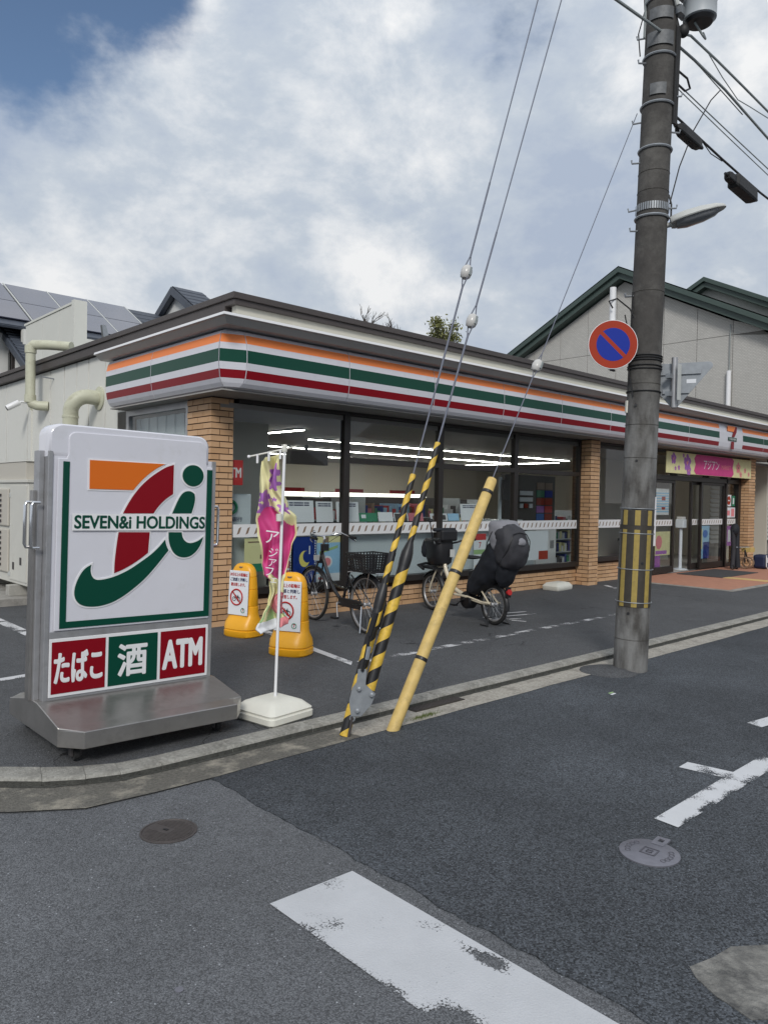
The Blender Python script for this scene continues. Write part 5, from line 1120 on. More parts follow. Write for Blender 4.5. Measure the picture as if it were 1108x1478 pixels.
b = MB(); b.M = Matrix.Rotation(A0, 4, 'Z')
for z, y in ((.54, -.04), (1.92, -.03), (2.42, -.06), (1.0, .06)): b.lathe([(.012, 0), (.012, .006)], 'black', 10, (pr_(z)-.006, y, z), (1, 0, 0))
b.build('plug_hole', pole, world=False)
b = MB(); b.lathe([(.26, -.02), (.255, .004), (.17, .02), (.155, .03)], 'asphalt_lot', 20, (6.15, 3.56, RN)); struct(b.build('asphalt_collar', smooth=True), 'small raised asphalt skirt at the foot of the pole')

# no-parking sign on its tube
t = empty('no_parking_sign', (6.26, 3.66, 2.9)); tag(t, 'round red and blue no-parking sign strapped to the utility pole', 'road sign')
cn = Vector((-.72, -.69, 0)).normalized(); C0 = Vector((6.10, 3.56, 2.915))
b = MB(); b.lathe([(.219, -.012), (.219, 0)], 'white', 48, C0, cn); b.build('backing', t, smooth=True)
b = MB(); b.lathe([(.214, 0), (.214, .0015)], 'sign_red', 48, C0, cn); b.build('red_ring', t, smooth=True)
b = MB(); b.lathe([(.148, .0016), (.148, .003)], 'sign_blue', 48, C0, cn); b.build('blue_field', t, smooth=True)
Rr_ = Vector((0, 0, 1)).cross(cn)
dgn = (Rr_*1+Vector((0, 0, -1))).normalized(); pq = cn.cross(dgn).normalized()
b = MB(); o = C0+cn*.0031; b.quad(o-dgn*.150-pq*.017, o+dgn*.150-pq*.017, o+dgn*.150+pq*.017, o-dgn*.150+pq*.017, 'sign_red'); b.build('diagonal_bar', t)
b = MB(); b.tube([tuple(C0-cn*.045+Vector((0, 0, -.22))), tuple(C0-cn*.045+Vector((0, 0, .52)))], .028, 'white', 14); b.tube([tuple(C0-cn*.03+Vector((0, 0, .06))), (6.3, 3.5, 2.97)], .012, 'galv', 6); b.tube([tuple(C0-cn*.03+Vector((0, 0, -.10))), (6.3, 3.5, 2.80)], .012, 'galv', 6)
b.build('tube', t, smooth=True)
b = MB(); c = C0+cn*.002+Vector((0, 0, -.232)); b.box(c.x-.03, c.x+.03, c.y-.01, c.y+.01, c.z-.008, c.z+.006, 'black'); b.build('sticker', t)
b = MB(); b.tube([(C0+Vector((-.02, .0, .32))), C0+Vector((-.05, .02, .38)), C0+Vector((.05, .0, .42)), C0+Vector((.17, -.06, .34)), C0+Vector((.20, -.10, .24))], .007, 'cable_black', 6); b.build('cable_loop', t, smooth=True)
# back of a triangular stop sign on its own tube
t = empty('triangular_sign', (6.55, 3.25, 2.4)); tag(t, 'grey back of an inverted triangular sign right of the utility pole', 'road sign')
tn = Vector((.80, -.60, 0)).normalized(); tr = Vector((.60, .80, 0)); T0 = Vector((6.555, 3.20, 2.76))
tdir = Vector((.36, -.93, 0)).normalized(); tnn = Vector((-.93, -.36, 0)).normalized()
b = MB()
tp = []
for (cx, cz), a0_ in (((-.28, -.03), 90), ((0, -.37), 210), ((.28, -.03), 330)):
    for i in range(7): a = radians(a0_+120*i/6); tp.append((cx+.035*cos(a), cz+.035*sin(a)))
b.prism(tp, T0, tdir, (0, 0, 1), -tnn, .004, 'galv'); b.build('plate', t, bevel=.001)
b = MB(); b.prism([(-.22, -.10), (.22, -.10), (.22, -.06), (-.22, -.06)], T0+tnn*.016, tdir, (0, 0, 1), -tnn, .015, 'galv'); b.prism([(-.10, -.27), (.13, -.27), (.13, -.23), (-.10, -.23)], T0+tnn*.016, tdir, (0, 0, 1), -tnn, .015, 'galv'); b.prism([(.10, -.18), (.18, -.18), (.18, -.145), (.10, -.145)], T0+tnn*.002, tdir, (0, 0, 1), -tnn, .002, 'paper'); b.build('rib', t)
b = MB(); b.tube([T0+tnn*.04+Vector((0, 0, .05)), T0+tnn*.04+Vector((0, 0, -.40))], .027, 'alu', 14); b.box(T0.x-.12, T0.x-.05, T0.y-.01, T0.y+.03, 2.62, 2.66, 'galv'); b.box(T0.x-.12, T0.x-.05, T0.y-.01, T0.y+.03, 2.46, 2.50, 'galv'); b.build('tube', t, smooth=True)
b = MB(); c = T0+tnn*.10; b.box(c.x-.0, c.x+.05, c.y-.045, c.y-.035, 2.42, 2.74, 'lamp_grey'); b.build('bracket', t)
# street lamp
t = empty('street_lamp', (6.47, 3.30, 4.0)); tag(t, 'long grey street lamp head on the right side of the utility pole', 'street lamp')
ld = Vector((.42, -.86, .235)).normalized(); lu = Vector((0, 0, 1)); lu = (lu-ld*lu.dot(ld)).normalized(); lr = ld.cross(lu); L0 = Vector((6.50, 3.24, 4.005))
b = MB(); rings = []
for s_, w, h in ((0, .055, .05), (.03, .075, .055), (.12, .085, .06), (.26, .082, .055), (.38, .062, .042), (.44, .035, .025), (.46, .012, .012)):
    w, h = w*1.5, h*1.3; rings.append([L0+ld*s_+lr*(w*cos(a))+lu*(h*max(sin(a), -.12)) for a in [2*pi*i/20 for i in range(20)]])
b.loft(rings, 'lamp_grey'); b.build('housing', t, smooth=True)
b = MB(); rings = []
for s_, w, h in ((.04, .05, .03), (.12, .068, .042), (.26, .066, .04), (.36, .048, .028), (.40, .02, .012)):
    w, h = w*1.5, h*1.3; rings.append([L0+ld*s_+lr*(w*cos(a))+lu*(-.008+h*min(sin(a), .0)) for a in [2*pi*i/16 for i in range(16)]])
b.loft(rings, 'lens_grey'); b.build('lens', t, smooth=True)
b = MB(); b.tube([(6.44, 3.36, 3.99), L0+ld*.03], .022, 'lamp_grey', 10); b.tube([L0+lu*.02, L0+Vector((-.01, 0, .18)), Vector((6.50, 3.27, 4.28))], .008, 'cable_black', 6); b.build('arm', t, smooth=True)
# transformer
t = empty('transformer', (6.62, 3.13, 5.9)); tag(t, 'grey cylindrical transformer hung high on the utility pole', 'transformer')
b = MB(); b.lathe([(.125, 5.83), (.142, 5.84), (.142, 5.98), (.146, 5.985), (.146, 6.0), (.142, 6.005), (.142, 6.7), (.12, 6.74)], 'trafo', 32, (6.655, 3.10, 0)); b.build('tank', t, smooth=True)
b = MB(); b.lathe([(.0, 5.80), (.11, 5.80), (.128, 5.829), (.0, 5.829)], 'black', 32, (6.655, 3.10, 0)); b.build('underside', t, smooth=True)
b = MB(); b.box(6.46, 6.60, 3.18, 3.24, 5.86, 5.93, 'galv'); b.box(6.46, 6.60, 3.18, 3.24, 6.02, 6.09, 'galv'); b.tube([(6.36, 3.22, 6.1), (6.42, 3.19, 5.9)], .02, 'lamp_grey', 8); b.build('hanger', t)
b = MB(); b.ball((6.56, 3.20, 5.74), .05, 'cable_black', (1, 1, 1.2)); b.tube([(6.50, 3.25, 5.86), (6.53, 3.22, 5.70), (6.50, 3.26, 5.50)], .018, 'cable_black', 8); b.tube([(6.6, 3.12, 5.80), (6.68, 3.08, 5.70), (6.78, 3.1, 5.72), (6.84, 3.15, 5.82)], .010, 'cable', 6); b.build('connector', t, smooth=True)
# cables along the street
def sag(a, c, n=12, s=.0):
    a, c = Vector(a), Vector(c); return [a+(c-a)*(i/n)-Vector((0, 0, s*4*(i/n)*(1-i/n))) for i in range(n+1)]
def cable(pts, r, label, m='cable', clips=0, extra=None):
    b = MB(); b.tube(pts, r, m, 8)
    if extra: b.tube(extra, r*.45, m, 6)
    if clips:
        L = len(pts)-1
        for i in range(clips):
            k = (i+.5)/clips*L; j = int(k); p = Vector(pts[j]).lerp(Vector(pts[j+1]), k-j); b.ring(p-Vector((0, 0, .012)), (1, 0, 0), r*1.7, .004, m, 12, 5)
    return tag(b.build('overhead_cable', smooth=True), label, 'cable', 'overhead cables on the utility pole')
cable(sag((-2, 3.3, 4.9), (6.4, 3.3, 5.69), 12, .0)[0:]+[], .0125, 'thick grey cable running to the pole from the upper left', 'cable')
c_ = cable([(6.5, 3.3, 5.69), (7.0, 3.3, 5.70), (7.68, 3.3, 5.685), (8.84, 3.3, 5.58), (14, 3.3, 5.2), (30, 3.3, 5.0)], .0125, 'thickest grey cable leaving right, just under the transformer', 'cable', 0, [(6.5, 3.33, 5.75), (7.2, 3.33, 5.72), (8.2, 3.33, 5.63)])
cable([(6.75, 3.3, 5.84), (6.91, 3.3, 5.89), (7.5, 3.3, 5.895), (8.13, 3.3, 5.885), (8.82, 3.3, 5.87), (14, 3.3, 5.8), (30, 3.3, 5.9)], .0115, 'grey cable leaving right from the transformer underside', 'cable', 0, [(7.3, 3.3, 5.88), (7.62, 3.3, 5.78), (8.0, 3.3, 5.70), (8.3, 3.3, 5.74), (8.82, 3.3, 5.80)])
cable(sag((6.52, 3.3, 5.36), (16, 3.3, 5.1), 8, .06), .006, 'thin upper wire of a close pair leaving the pole right', 'cable'); cable(sag((6.52, 3.3, 5.32), (16, 3.3, 4.95), 8, .06), .005, 'thin lower wire of a close pair leaving the pole right', 'cable')
cable([(6.44, 3.3, 5.09), (6.64, 3.3, 5.05), (7.22, 3.3, 5.01), (7.66, 3.3, 4.98), (8.64, 3.3, 4.93), (12, 3.3, 4.9), (30, 3.3, 5.0)], .011, 'black wire that carries the two splice boxes', 'cable_black', 0, [(7.22, 3.3, 5.0), (7.4, 3.3, 4.95), (7.66, 3.3, 4.96)])
cable([(6.50, 3.26, 4.20), (6.75, 3.3, 4.62), (7.02, 3.3, 5.05), (7.2, 3.3, 5.26), (7.37, 3.3, 5.46), (7.58, 3.3, 5.64)], .006, 'thin drop wire from the street lamp up to the thick cable', 'cable_black')
cable(sag((7.0, 2.4, 7.6), (14, 3.0, 5.9), 10, .05), .009, 'thin cable crossing the top right corner of the sky', 'cable_black')
cable([(6.50, 3.3, 5.42), (6.6, 3.29, 5.46), (6.82, 3.28, 5.45), (6.88, 3.28, 5.38), (6.78, 3.28, 5.32), (6.6, 3.29, 5.34), (6.52, 3.3, 5.40)], .010, 'coiled spare cable beside the pole top', 'cable_black')
for x in (7.05, 7.45, 7.9, 8.35): pass
b = MB()
for (x, z, nm, lb) in ((6.92, 4.985, 0, 'black splice box on the wire, nearer the pole'), (8.15, 4.87, 1, 'larger black splice box on the wire, farther right')):
    t = empty('splice_box', (x, 3.3, z)); tag(t, lb, 'cable box', 'black splice boxes on the overhead wire')
    h = .24 if nm == 0 else .36; w = .046 if nm == 0 else .064; rings = []
    pf = [(-h, .3), (-h+.03, .75), (-h*.6, 1), (h*.6, 1), (h-.03, .8), (h, .3)] if nm == 0 else [(-h, .5), (-h+.04, .62), (-h*.62, .62), (-h*.55, 1), (h*.7, 1), (h-.04, .7), (h, .35)]
    b = MB()
    for dx, k in pf: rings.append([(dx, w*k*c_2, -.03+w*k*s_2-dx*.06) for c_2, s_2 in ((1, .8), (.8, 1), (-.8, 1), (-1, .8), (-1, -.8), (-.8, -1.1), (.8, -1.1), (1, -.8))])
    b.loft(rings, 'cable_black'); b.build('case', t, world=False, bevel=.004)
    b = MB(); b.lathe([(.014, 0), (.022, .02), (.014, .05)], 'black', 8, (h, 0, -.03-h*.06), (1, 0, 0)); b.lathe([(.014, 0), (.022, .02), (.014, .05)], 'black', 8, (-h, 0, -.03+h*.06), (-1, 0, 0)); b.build('gland', t, world=False)

# ------------------------------------------------------------------ small road furniture
t = empty('manhole_cover', (1.628, 3.148, RZ)); tag(t, 'small rusty round cover in the old asphalt, left of the zebra stripe', 'manhole cover')
b = MB(); b.lathe([(.128, 0), (.128, .004), (.120, .005), (.118, .001), (.112, .001), (.111, .004), (.0, .004)], 'rust', 40); b.build('lid', t, world=False)
b = MB()
for i in range(-9, 10):
    x = i*.011; h = math.sqrt(max(.104**2-x*x, 0)); b.box(x-.003, x+.003, -h, h if abs(i) > 2 else -.015, .004, .0065, 'rust')
b.M = Matrix(); b.build('rib', t, world=False); b = MB(); b.box(-.006, .006, .006, .03, .0041, .0072, 'black'); b.build('key_slot', t, world=False); t.rotation_euler.z = radians(20)
t = empty('valve_cover', (3.10, 1.575, RN)); tag(t, 'blue-grey round valve cover with a square tab, right of the zebra stripe', 'manhole cover')
b = MB(); b.lathe([(.128, 0), (.128, .006), (.124, .009), (0, .009)], 'iron', 48); b.build('lid', t, world=False, smooth=True)
b = MB(); b.box(.085, .118, -.028, .028, .009, .0115, 'iron'); b.box(.118, .175, -.030, -.012, .001, .011, 'iron'); b.box(.118, .175, .012, .030, .001, .011, 'iron'); b.box(.155, .175, -.012, .012, .001, .011, 'iron'); b.build('hinge_tab', t, world=False, bevel=.001)
b = MB()
for x0, x1, y0, y1 in ((-.032, .032, .028, .034), (-.032, .032, -.034, -.028), (-.034, -.028, -.03, .03), (.028, .034, -.03, .03), (-.012, .012, .008, .013), (-.012, .012, -.013, -.008), (-.013, -.008, -.013, .013), (.008, .013, -.013, .013)): b.box(x0, x1, y0, y1, .009, .0118, 'iron_dark')
for s_ in (-1, 1):
    for k in range(5):
        a = radians(90*s_+(k-2)*16); b.ring((.092*cos(a), .092*sin(a), .010), (0, 0, 1), .011, .0018, 'iron_dark', 12, 4)
b.build('emblem', t, world=False); t.rotation_euler.z = radians(6)
t = empty('drain_grate', (4.1, 3.93, RZ)); tag(t, 'dark slotted drain grate in the gutter behind the yellow pole', 'drain')
b = MB(); b.box(3.86, 4.40, 3.76, 3.865, RZ+.004, RZ+.009, 'gplate_dark'); b.build('grate_frame', t)
b = MB()
for i in range(22): b.box(3.875+i*.0238, 3.886+i*.0238, 3.765, 3.86, RZ+.009, RZ+.013, 'rust')
b.build('grate_bar', t)
b = MB()
for i in range(500):
    a = rn.gauss(0, .075); x, y = 3.83+a, 3.642+rn.gauss(0, .018)+a*.03; h = rn.uniform(.008, .03); d = rn.uniform(-.008, .008); b.add([(x-.002, y, RZ), (x+.002, y, RZ), (x+d, y+d, RZ+h)], [(0, 1, 2)], 'moss')
tag(b.build('moss'), 'small tuft of green moss and grass in the gutter joint', 'moss', kind='stuff')
b = MB(); b.lathe([(.014, 0), (.014, .003)], 'iron', 16, (1.131, 2.106, RZ)); tag(b.build('survey_stud'), 'tiny grey metal stud in the asphalt near the lower left', 'stud')
b = MB(); b.box(5.44, 5.50, 3.13, 3.145, RN, RN+.003, 'flag_green'); b.box(5.42, 5.48, 3.10, 3.115, RN, RN+.003, 'paper'); struct(b.build('survey_mark'), 'small green and white paint mark near the pole foot')
b = MB(); b.M = Matrix.Translation((10.86, 7.28, 0)) @ Matrix.Rotation(radians(4), 4, 'Z')
b.loft([rr_ring(.24, .15, .0, .03), rr_ring(.25, .16, .02, .04), rr_ring(.25, .16, .07, .04), rr_ring(.20, .12, .12, .04), rr_ring(.10, .05, .135, .02)], 'ivory_plastic')
tag(b.build('water_weight', smooth=True), 'spare ivory water weight lying by the low brick wall', 'weight')

# ------------------------------------------------------------------ bicycles
def wheel(parent, x, z, R, y=0., spokes=32, tyre=.019, nm='wheel'):
    w = empty(nm, (x, y, z)); w.parent = parent; w['_o'] = (0, 0, 0)
    b = MB(); b.ring((0, 0, 0), (0, 1, 0), R-tyre, tyre, 'rubber', 48, 10); b.build('tyre', w, world=False, smooth=True)
    b = MB(); b.lathe([(R-tyre*2.3, -.011), (R-tyre*1.55, -.013), (R-tyre*1.5, .013), (R-tyre*2.3, .011), (R-tyre*2.5, 0), (R-tyre*2.3, -.011)], 'alu', 48, (0, 0, 0), (0, 1, 0)); b.f = b.f[:-2]; b.m = b.m[:-2]; b.build('rim', w, world=False, smooth=True)
    b = MB(); b.lathe([(.018, -.045), (.03, -.032), (.018, -.02), (.018, .02), (.03, .032), (.018, .045)], 'alu', 14, (0, 0, 0), (0, 1, 0)); b.build('hub', w, world=False, smooth=True)
    b = MB()
    for i in range(spokes):
        a = 2*pi*i/spokes; s_ = 1 if i % 2 else -1; a2 = a+.55*(1 if (i//2) % 2 else -1); b.tube([(.028*cos(a2), .03*s_, .028*sin(a2)), ((R-tyre*2.3)*cos(a), 0, (R-tyre*2.3)*sin(a))], .0013, 'galv', 4, cap=False)
    b.build('spokes', w, world=False); return w
def fender(parent, x, z, R, a0, a1, m, name='mudguard', w=.028):
    b = MB(); n = 18; vs = []
    for i in range(n+1):
        a = radians(a0+(a1-a0)*i/n)
        for y, dr in ((-w, -.014), (-w*.6, 0), (0, .006), (w*.6, 0), (w, -.014)): vs.append((x+(R+dr)*cos(a), y, z+(R+dr)*sin(a)))
    b.add(vs, [(i*5+j, i*5+j+1, (i+1)*5+j+1, (i+1)*5+j) for i in range(n) for j in range(4)], m); o = b.build(name, parent, world=False, smooth=True); return o
def basket(parent, x0, x1, hw, z0, z1, m, name='basket', flare=.03):
    t = MB(); n = 0
    def rect(z, k): return [(x0-k, -hw-k, z), (x1+k, -hw-k, z), (x1+k, hw+k, z), (x0-k, hw+k, z), (x0-k, -hw-k, z)]
    H = z1-z0
    for i in range(8): z = z0+H*i/7; k = flare*i/7; t.tube(rect(z, k), .006 if i not in (0, 7) else .009, m, 5)
    for s0, s1 in (((x0, -hw), (x1, -hw)), ((x1, -hw), (x1, hw)), ((x1, hw), (x0, hw)), ((x0, hw), (x0, -hw))):
        nn = 9
        for i in range(nn):
            u = i/nn; p = Vector((s0[0]+(s1[0]-s0[0])*u, s0[1]+(s1[1]-s0[1])*u, z0)); o = Vector((p.x-(x0+x1)/2, p.y, 0)).normalized(); q = p+Vector((0, 0, H))+o*flare*1.3; d = (Vector(s1)-Vector(s0)).normalized()*.011; d3 = Vector((d.x, d.y, 0)); t.quad(p-d3, p+d3, q+d3, q-d3, m)
    t.box(x0, x1, -hw, hw, z0-.004, z0+.004, m); return t.build(name, parent, world=False)
def crank(parent, x, z, m='chrome', ang=0):
    b = MB(); L = .165
    for s_, y in ((1, .085), (-1, -.085)):
        a = radians(ang); ex, ez = x+s_*L*sin(a), z-s_*L*cos(a); b.tube([(x, y*.7, z), (x, y, z), (ex, y*1.05, ez)], .009, m, 8)
        y2 = y*1.6; b.box(ex-.045, ex+.045, min(y*1.15, y2*1.15), max(y*1.15, y2*1.15), ez-.012, ez+.012, 'black')
    b.tube([(x, -.08, z), (x, .08, z)], .018, m, 10); b.build('crank', parent, world=False, bevel=.002)
# city bicycle; local +x is the front, origin under the rear wheel
A = empty('city_bicycle', (5.50, 6.14, 0), (0, 0, radians(84))); tag(A, 'black city bicycle with a wicker-style rear basket beside the yellow boards', 'bicycle')
R = .325; WB = 1.10
wheel(A, 0, R, R); fw_ = wheel(A, WB, R, R)
b = MB(); BBx, BBz = .47, .29
b.tube([(.92, 0, .80), (.80, 0, .60), (.66, 0, .42), (BBx, 0, BBz)], [.021, .021, .021, .021], 'black_gloss', 10); b.tube([(.93, 0, .88), (.84, 0, .66), (.72, 0, .52), (.56, 0, .46), (.36, 0, .46)], .013, 'black_gloss', 8)
b.tube([(BBx, 0, BBz), (.31, 0, .78)], .017, 'black_gloss', 10); b.tube([(.905, 0, .92), (.955, 0, .73)], .022, 'black_gloss', 10)
for s_ in (-1, 1): b.tube([(BBx, .03*s_, BBz), (.25, .05*s_, .30), (0, .06*s_, R)], .010, 'black_gloss', 8); b.tube([(.34, .02*s_, .62), (.2, .05*s_, .50), (0, .06*s_, R)], .008, 'black_gloss', 8)
b.build('frame', A, world=False, smooth=True)
b = MB()
for s_ in (-1, 1): b.tube([(.955, .035*s_, .72), (1.0, .05*s_, .60), (1.07, .055*s_, .42), (WB, .055*s_, R)], .011, 'black_gloss', 8)
b.tube([(.955, -.05, .72), (.955, .05, .72)], .016, 'black_gloss', 8); b.build('fork', A, world=False, smooth=True)
b = MB(); b.tube([(.905, 0, .92), (.88, 0, 1.0), (.90, 0, 1.03)], .014, 'chrome', 8)
b.tube([(.63, -.27, 1.02), (.74, -.27, 1.03), (.84, -.22, 1.07), (.92, -.10, 1.04), (.92, 0, 1.03), (.92, .10, 1.04), (.84, .22, 1.07), (.74, .27, 1.03), (.63, .27, 1.02)], .011, 'chrome', 10); b.build('handlebar', A, world=False, smooth=True)
for s_ in (-1, 1):
    b = MB(); b.tube([(.62, .27*s_, 1.018), (.74, .27*s_, 1.03)], .017, 'black', 10); b.build('grip', A, world=False, smooth=True)
    b = MB(); b.tube([(.80, .24*s_, 1.05), (.72, .29*s_, 1.0), (.66, .30*s_, .98)], .006, 'chrome', 6); b.build('brake_lever', A, world=False)
b = MB(); b.tube([(.84, -.20, 1.05), (.95, -.1, .95), (.98, -.02, .78)], .003, 'black', 5); b.tube([(.84, .20, 1.05), (.97, .1, .92), (.98, .02, .75)], .003, 'black', 5); b.box(.84, .90, -.04, .04, .86, .94, 'black'); b.box(.955, 1.02, -.06, .06, .74, .80, 'lamp_grey'); b.ball((.84, .17, 1.09), .02, 'chrome'); b.build('cables_and_lamp', A, world=False)
fender(A, 0, R, R+.018, 15, 185, 'black_gloss'); fender(A, WB, R, R+.018, 20, 165, 'black_gloss')
b = MB(); rg_ = []
for x, w, h in ((.14, .085, .0), (.17, .10, .03), (.24, .09, .035), (.32, .045, .03), (.40, .022, .022), (.42, .012, .01)): rg_.append([(x, w*cos(a), .83+h*.7*sin(a)) for a in [2*pi*i/14 for i in range(14)]])
b.loft(rg_, 'black'); b.tube([(.31, 0, .76), (.28, 0, .82)], .013, 'chrome', 8); b.build('saddle', A, world=False, smooth=True)
b = MB()
for s_ in (-1, 1): b.tube([(.30, .05*s_, .66), (.1, .06*s_, .685), (-.25, .06*s_, .685)], .006, 'chrome', 6); b.tube([(-.02, .06*s_, R+.02), (-.12, .06*s_, .685)], .005, 'chrome', 6)
for x in (-.25, -.1, .05, .2): b.tube([(x, -.06, .685), (x, .06, .685)], .005, 'chrome', 6)
b.build('rear_rack', A, world=False)
basket(A, -.22, .12, .155, .70, .89, 'black', 'rear_basket')
crank(A, BBx, BBz, ang=-10)
b = MB(); b.box(.02, .48, .042, .062, .26, .36, 'black'); b.build('chain_case', A, world=False, bevel=.02); b = MB(); b.tube([(.02, -.07, R-.02), (-.07, -.14, .05), (-.05, -.17, .015)], .009, 'chrome', 8); b.tube([(.0, .07, R-.02), (-.02, .10, .02)], .008, 'chrome', 8); b.build('kickstand', A, world=False)
b = MB(); b.lathe([(.03, 0), (.03, .02)], 'no_bike_red', 14, (-.31, 0, .58), (-1, 0, .2)); b.build('reflector', A, world=False)
# child-seat bicycle
B = empty('child_seat_bicycle', (7.115, 5.655, 0), (0, 0, radians(77.5))); tag(B, 'cream electric bicycle with a black front child seat and hooded rear seat', 'bicycle')
R = .245; WB = 1.30
wheel(B, 0, R, R, tyre=.024, spokes=28); wheel(B, WB, R+.01, R+.01, tyre=.024, spokes=28)
b = MB(); b.tube([(1.06, 0, .70), (1.0, 0, .55), (.86, 0, .36), (.66, 0, .30), (.48, 0, .30)], [.026, .028, .030, .028, .026], 'bike_cream', 12); b.tube([(.48, 0, .28), (.36, 0, .68)], .018, 'bike_cream', 10)
for s_ in (-1, 1): b.tube([(.48, .03*s_, .26), (.2, .055*s_, .24), (0, .065*s_, R)], .012, 'bike_cream', 8); b.tube([(.42, .03*s_, .48), (.2, .06*s_, .42), (0, .065*s_, R)], .011, 'bike_cream', 8)
b.build('frame', B, world=False, smooth=True)
b = MB()
for s_ in (-1, 1): b.tube([(1.13, .045*s_, .60), (1.20, .055*s_, .48), (1.27, .06*s_, .34), (WB, .06*s_, R+.01)], .012, 'bike_cream', 8)
b.tube([(1.06, 0, .86), (1.13, 0, .60)], .022, 'bike_cream', 10); b.tube([(1.13, -.05, .60), (1.13, .05, .60)], .018, 'bike_cream', 8); b.build('fork', B, world=False, smooth=True)
b = MB(); b.tube([(.78, -.28, .98), (.92, -.27, .98), (1.0, -.16, .93), (1.05, 0, .90), (1.0, .16, .93), (.92, .27, .98), (.78, .28, .98)], .013, 'black', 10); b.build('handlebar', B, world=False, smooth=True)
for s_ in (-1, 1):
    b = MB(); b.tube([(.76, .28*s_, .978), (.90, .275*s_, .98)], .018, 'black', 10); b.tube([(.92, .26*s_, .97), (.84, .30*s_, .93)], .006, 'galv', 6); b.build('grip', B, world=False, smooth=True)
b = MB(); b.tube([(1.02, .20, .93), (1.03, .24, 1.15), (1.03, .25, 1.20)], .008, 'black', 8); b.ball((1.03, .25, 1.22), .035, 'black', (1.5, 1.3, .7)); b.build('mirror', B, world=False, smooth=True)
fs = empty('front_child_seat', (0, 0, 0)); fs.parent = B; fs['_o'] = (0, 0, 0)
def blob(rings, m, name, par, n=20, e=2.6):
    b = MB(); rg = []
    for cx, cz, hx, hy, tilt in rings:
        r_ = []
        for i in range(n):
            a = 2*pi*i/n; u = math.copysign(abs(cos(a))**(2/e), cos(a))*hx; v = math.copysign(abs(sin(a))**(2/e), sin(a))*hy; r_.append((cx+u*cos(tilt), v, cz+u*sin(tilt)))
        rg.append(r_)
    b.loft(rg, m); o = b.build(name, par, world=False, smooth=True)
    if 'cloth' in m:
        o.modifiers.remove(o.modifiers['e']); sb = o.modifiers.new('s', 'SUBSURF'); sb.levels = 2; sb.render_levels = 2
        tx = bpy.data.textures.get('folds') or bpy.data.textures.new('folds', 'CLOUDS'); tx.noise_scale = .11; tx.noise_depth = 2
        dm = o.modifiers.new('d', 'DISPLACE'); dm.texture = tx; dm.texture_coords = 'LOCAL'; dm.strength = .05; dm.mid_level = .5
    return o
blob([(1.15, .62, .10, .10, 0), (1.16, .66, .16, .14, 0), (1.17, .74, .18, .155, 0), (1.17, .86, .19, .16, 0), (1.19, .94, .20, .165, 0), (1.22, .97, .14, .13, 0)], 'black', 'seat_shell', fs)
blob([(1.33, .70, .06, .13, 0), (1.34, .78, .09, .15, 0), (1.33, .90, .10, .15, 0), (1.32, .98, .06, .12, 0)], 'dark_cloth', 'foot_bag', fs)
b = MB(); b.box(.93, .99, -.13, .13, .95, 1.10, 'black'); b.build('headrest', fs, world=False, bevel=.025); b = MB(); b.box(1.02, 1.10, -.17, .17, 1.07, 1.12, 'dark_cloth'); b.build('headrest_top', fs, world=False, bevel=.02)
b = MB(); b.box(.955, .967, -.10, -.03, .74, .84, 'lamp_grey'); b.build('reflector_patch', fs, world=False)
b = MB(); b.tube([(1.30, -.16, .56), (1.46, -.14, .60), (1.48, 0, .62), (1.46, .14, .60), (1.30, .16, .56)], .018, 'black', 8); b.box(1.12, 1.45, -.12, .12, .565, .60, 'black'); b.build('foot_rest', fs, world=False)
# hooded rear seat: skirts over the footwell, shell, grey hood
rs_ = empty('rear_child_seat', (0, 0, 0)); rs_.parent = B; rs_['_o'] = (0, 0, 0)
blob([(.36, .32, .08, .12, .1), (.31, .40, .14, .16, .1), (.20, .50, .19, .175, .2), (.07, .62, .21, .18, .3), (-.05, .74, .21, .185, .4), (-.13, .84, .19, .185, .5), (-.18, .94, .16, .18, .5), (-.21, 1.04, .11, .16, .5)], 'dark_cloth', 'rain_cover', rs_)
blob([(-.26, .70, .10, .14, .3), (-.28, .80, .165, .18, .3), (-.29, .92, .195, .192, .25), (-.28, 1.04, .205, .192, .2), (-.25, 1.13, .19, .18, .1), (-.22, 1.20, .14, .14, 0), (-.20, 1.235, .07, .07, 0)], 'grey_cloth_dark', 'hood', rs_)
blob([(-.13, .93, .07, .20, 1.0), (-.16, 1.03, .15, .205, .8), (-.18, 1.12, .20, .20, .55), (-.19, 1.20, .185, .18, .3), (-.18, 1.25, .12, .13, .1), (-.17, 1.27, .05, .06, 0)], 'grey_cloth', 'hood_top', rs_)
for nm_, p_ in (('piping', [(-.06, .20, .86), (-.10, .202, 1.0), (-.17, .195, 1.12), (-.22, .13, 1.215), (-.23, 0, 1.245), (-.22, -.13, 1.215), (-.17, -.195, 1.12), (-.10, -.202, 1.0), (-.06, -.20, .86)]), ('piping', [(-.30, .18, .78), (-.42, .165, .92), (-.455, .14, 1.03), (-.44, .10, 1.11), (-.43, 0, 1.13), (-.44, -.10, 1.11), (-.455, -.14, 1.03), (-.42, -.165, .92), (-.30, -.18, .78)])):
    b = MB(); b.tube(p_, .006, 'black', 6); b.build(nm_, rs_, world=False, smooth=True)
blob([(-.22, 1.02, .272, .15, .25), (-.22, 1.075, .268, .145, .25), (-.22, 1.13, .245, .13, .25), (-.22, 1.16, .17, .10, .2)], 'grey_cloth', 'hood_window', rs_)
blob([(-.16, .46, .04, .07, 0), (-.19, .56, .07, .11, .1), (-.23, .68, .10, .14, .2), (-.25, .80, .12, .15, .2)], 'dark_cloth', 'seat_back_skirt', rs_)
b = MB(); b.box(.30, .56, -.20, -.155, .30, .325, 'bike_cream'); b.box(.30, .56, .155, .20, .30, .325, 'bike_cream'); b.build('foot_step', B, world=False, bevel=.01)
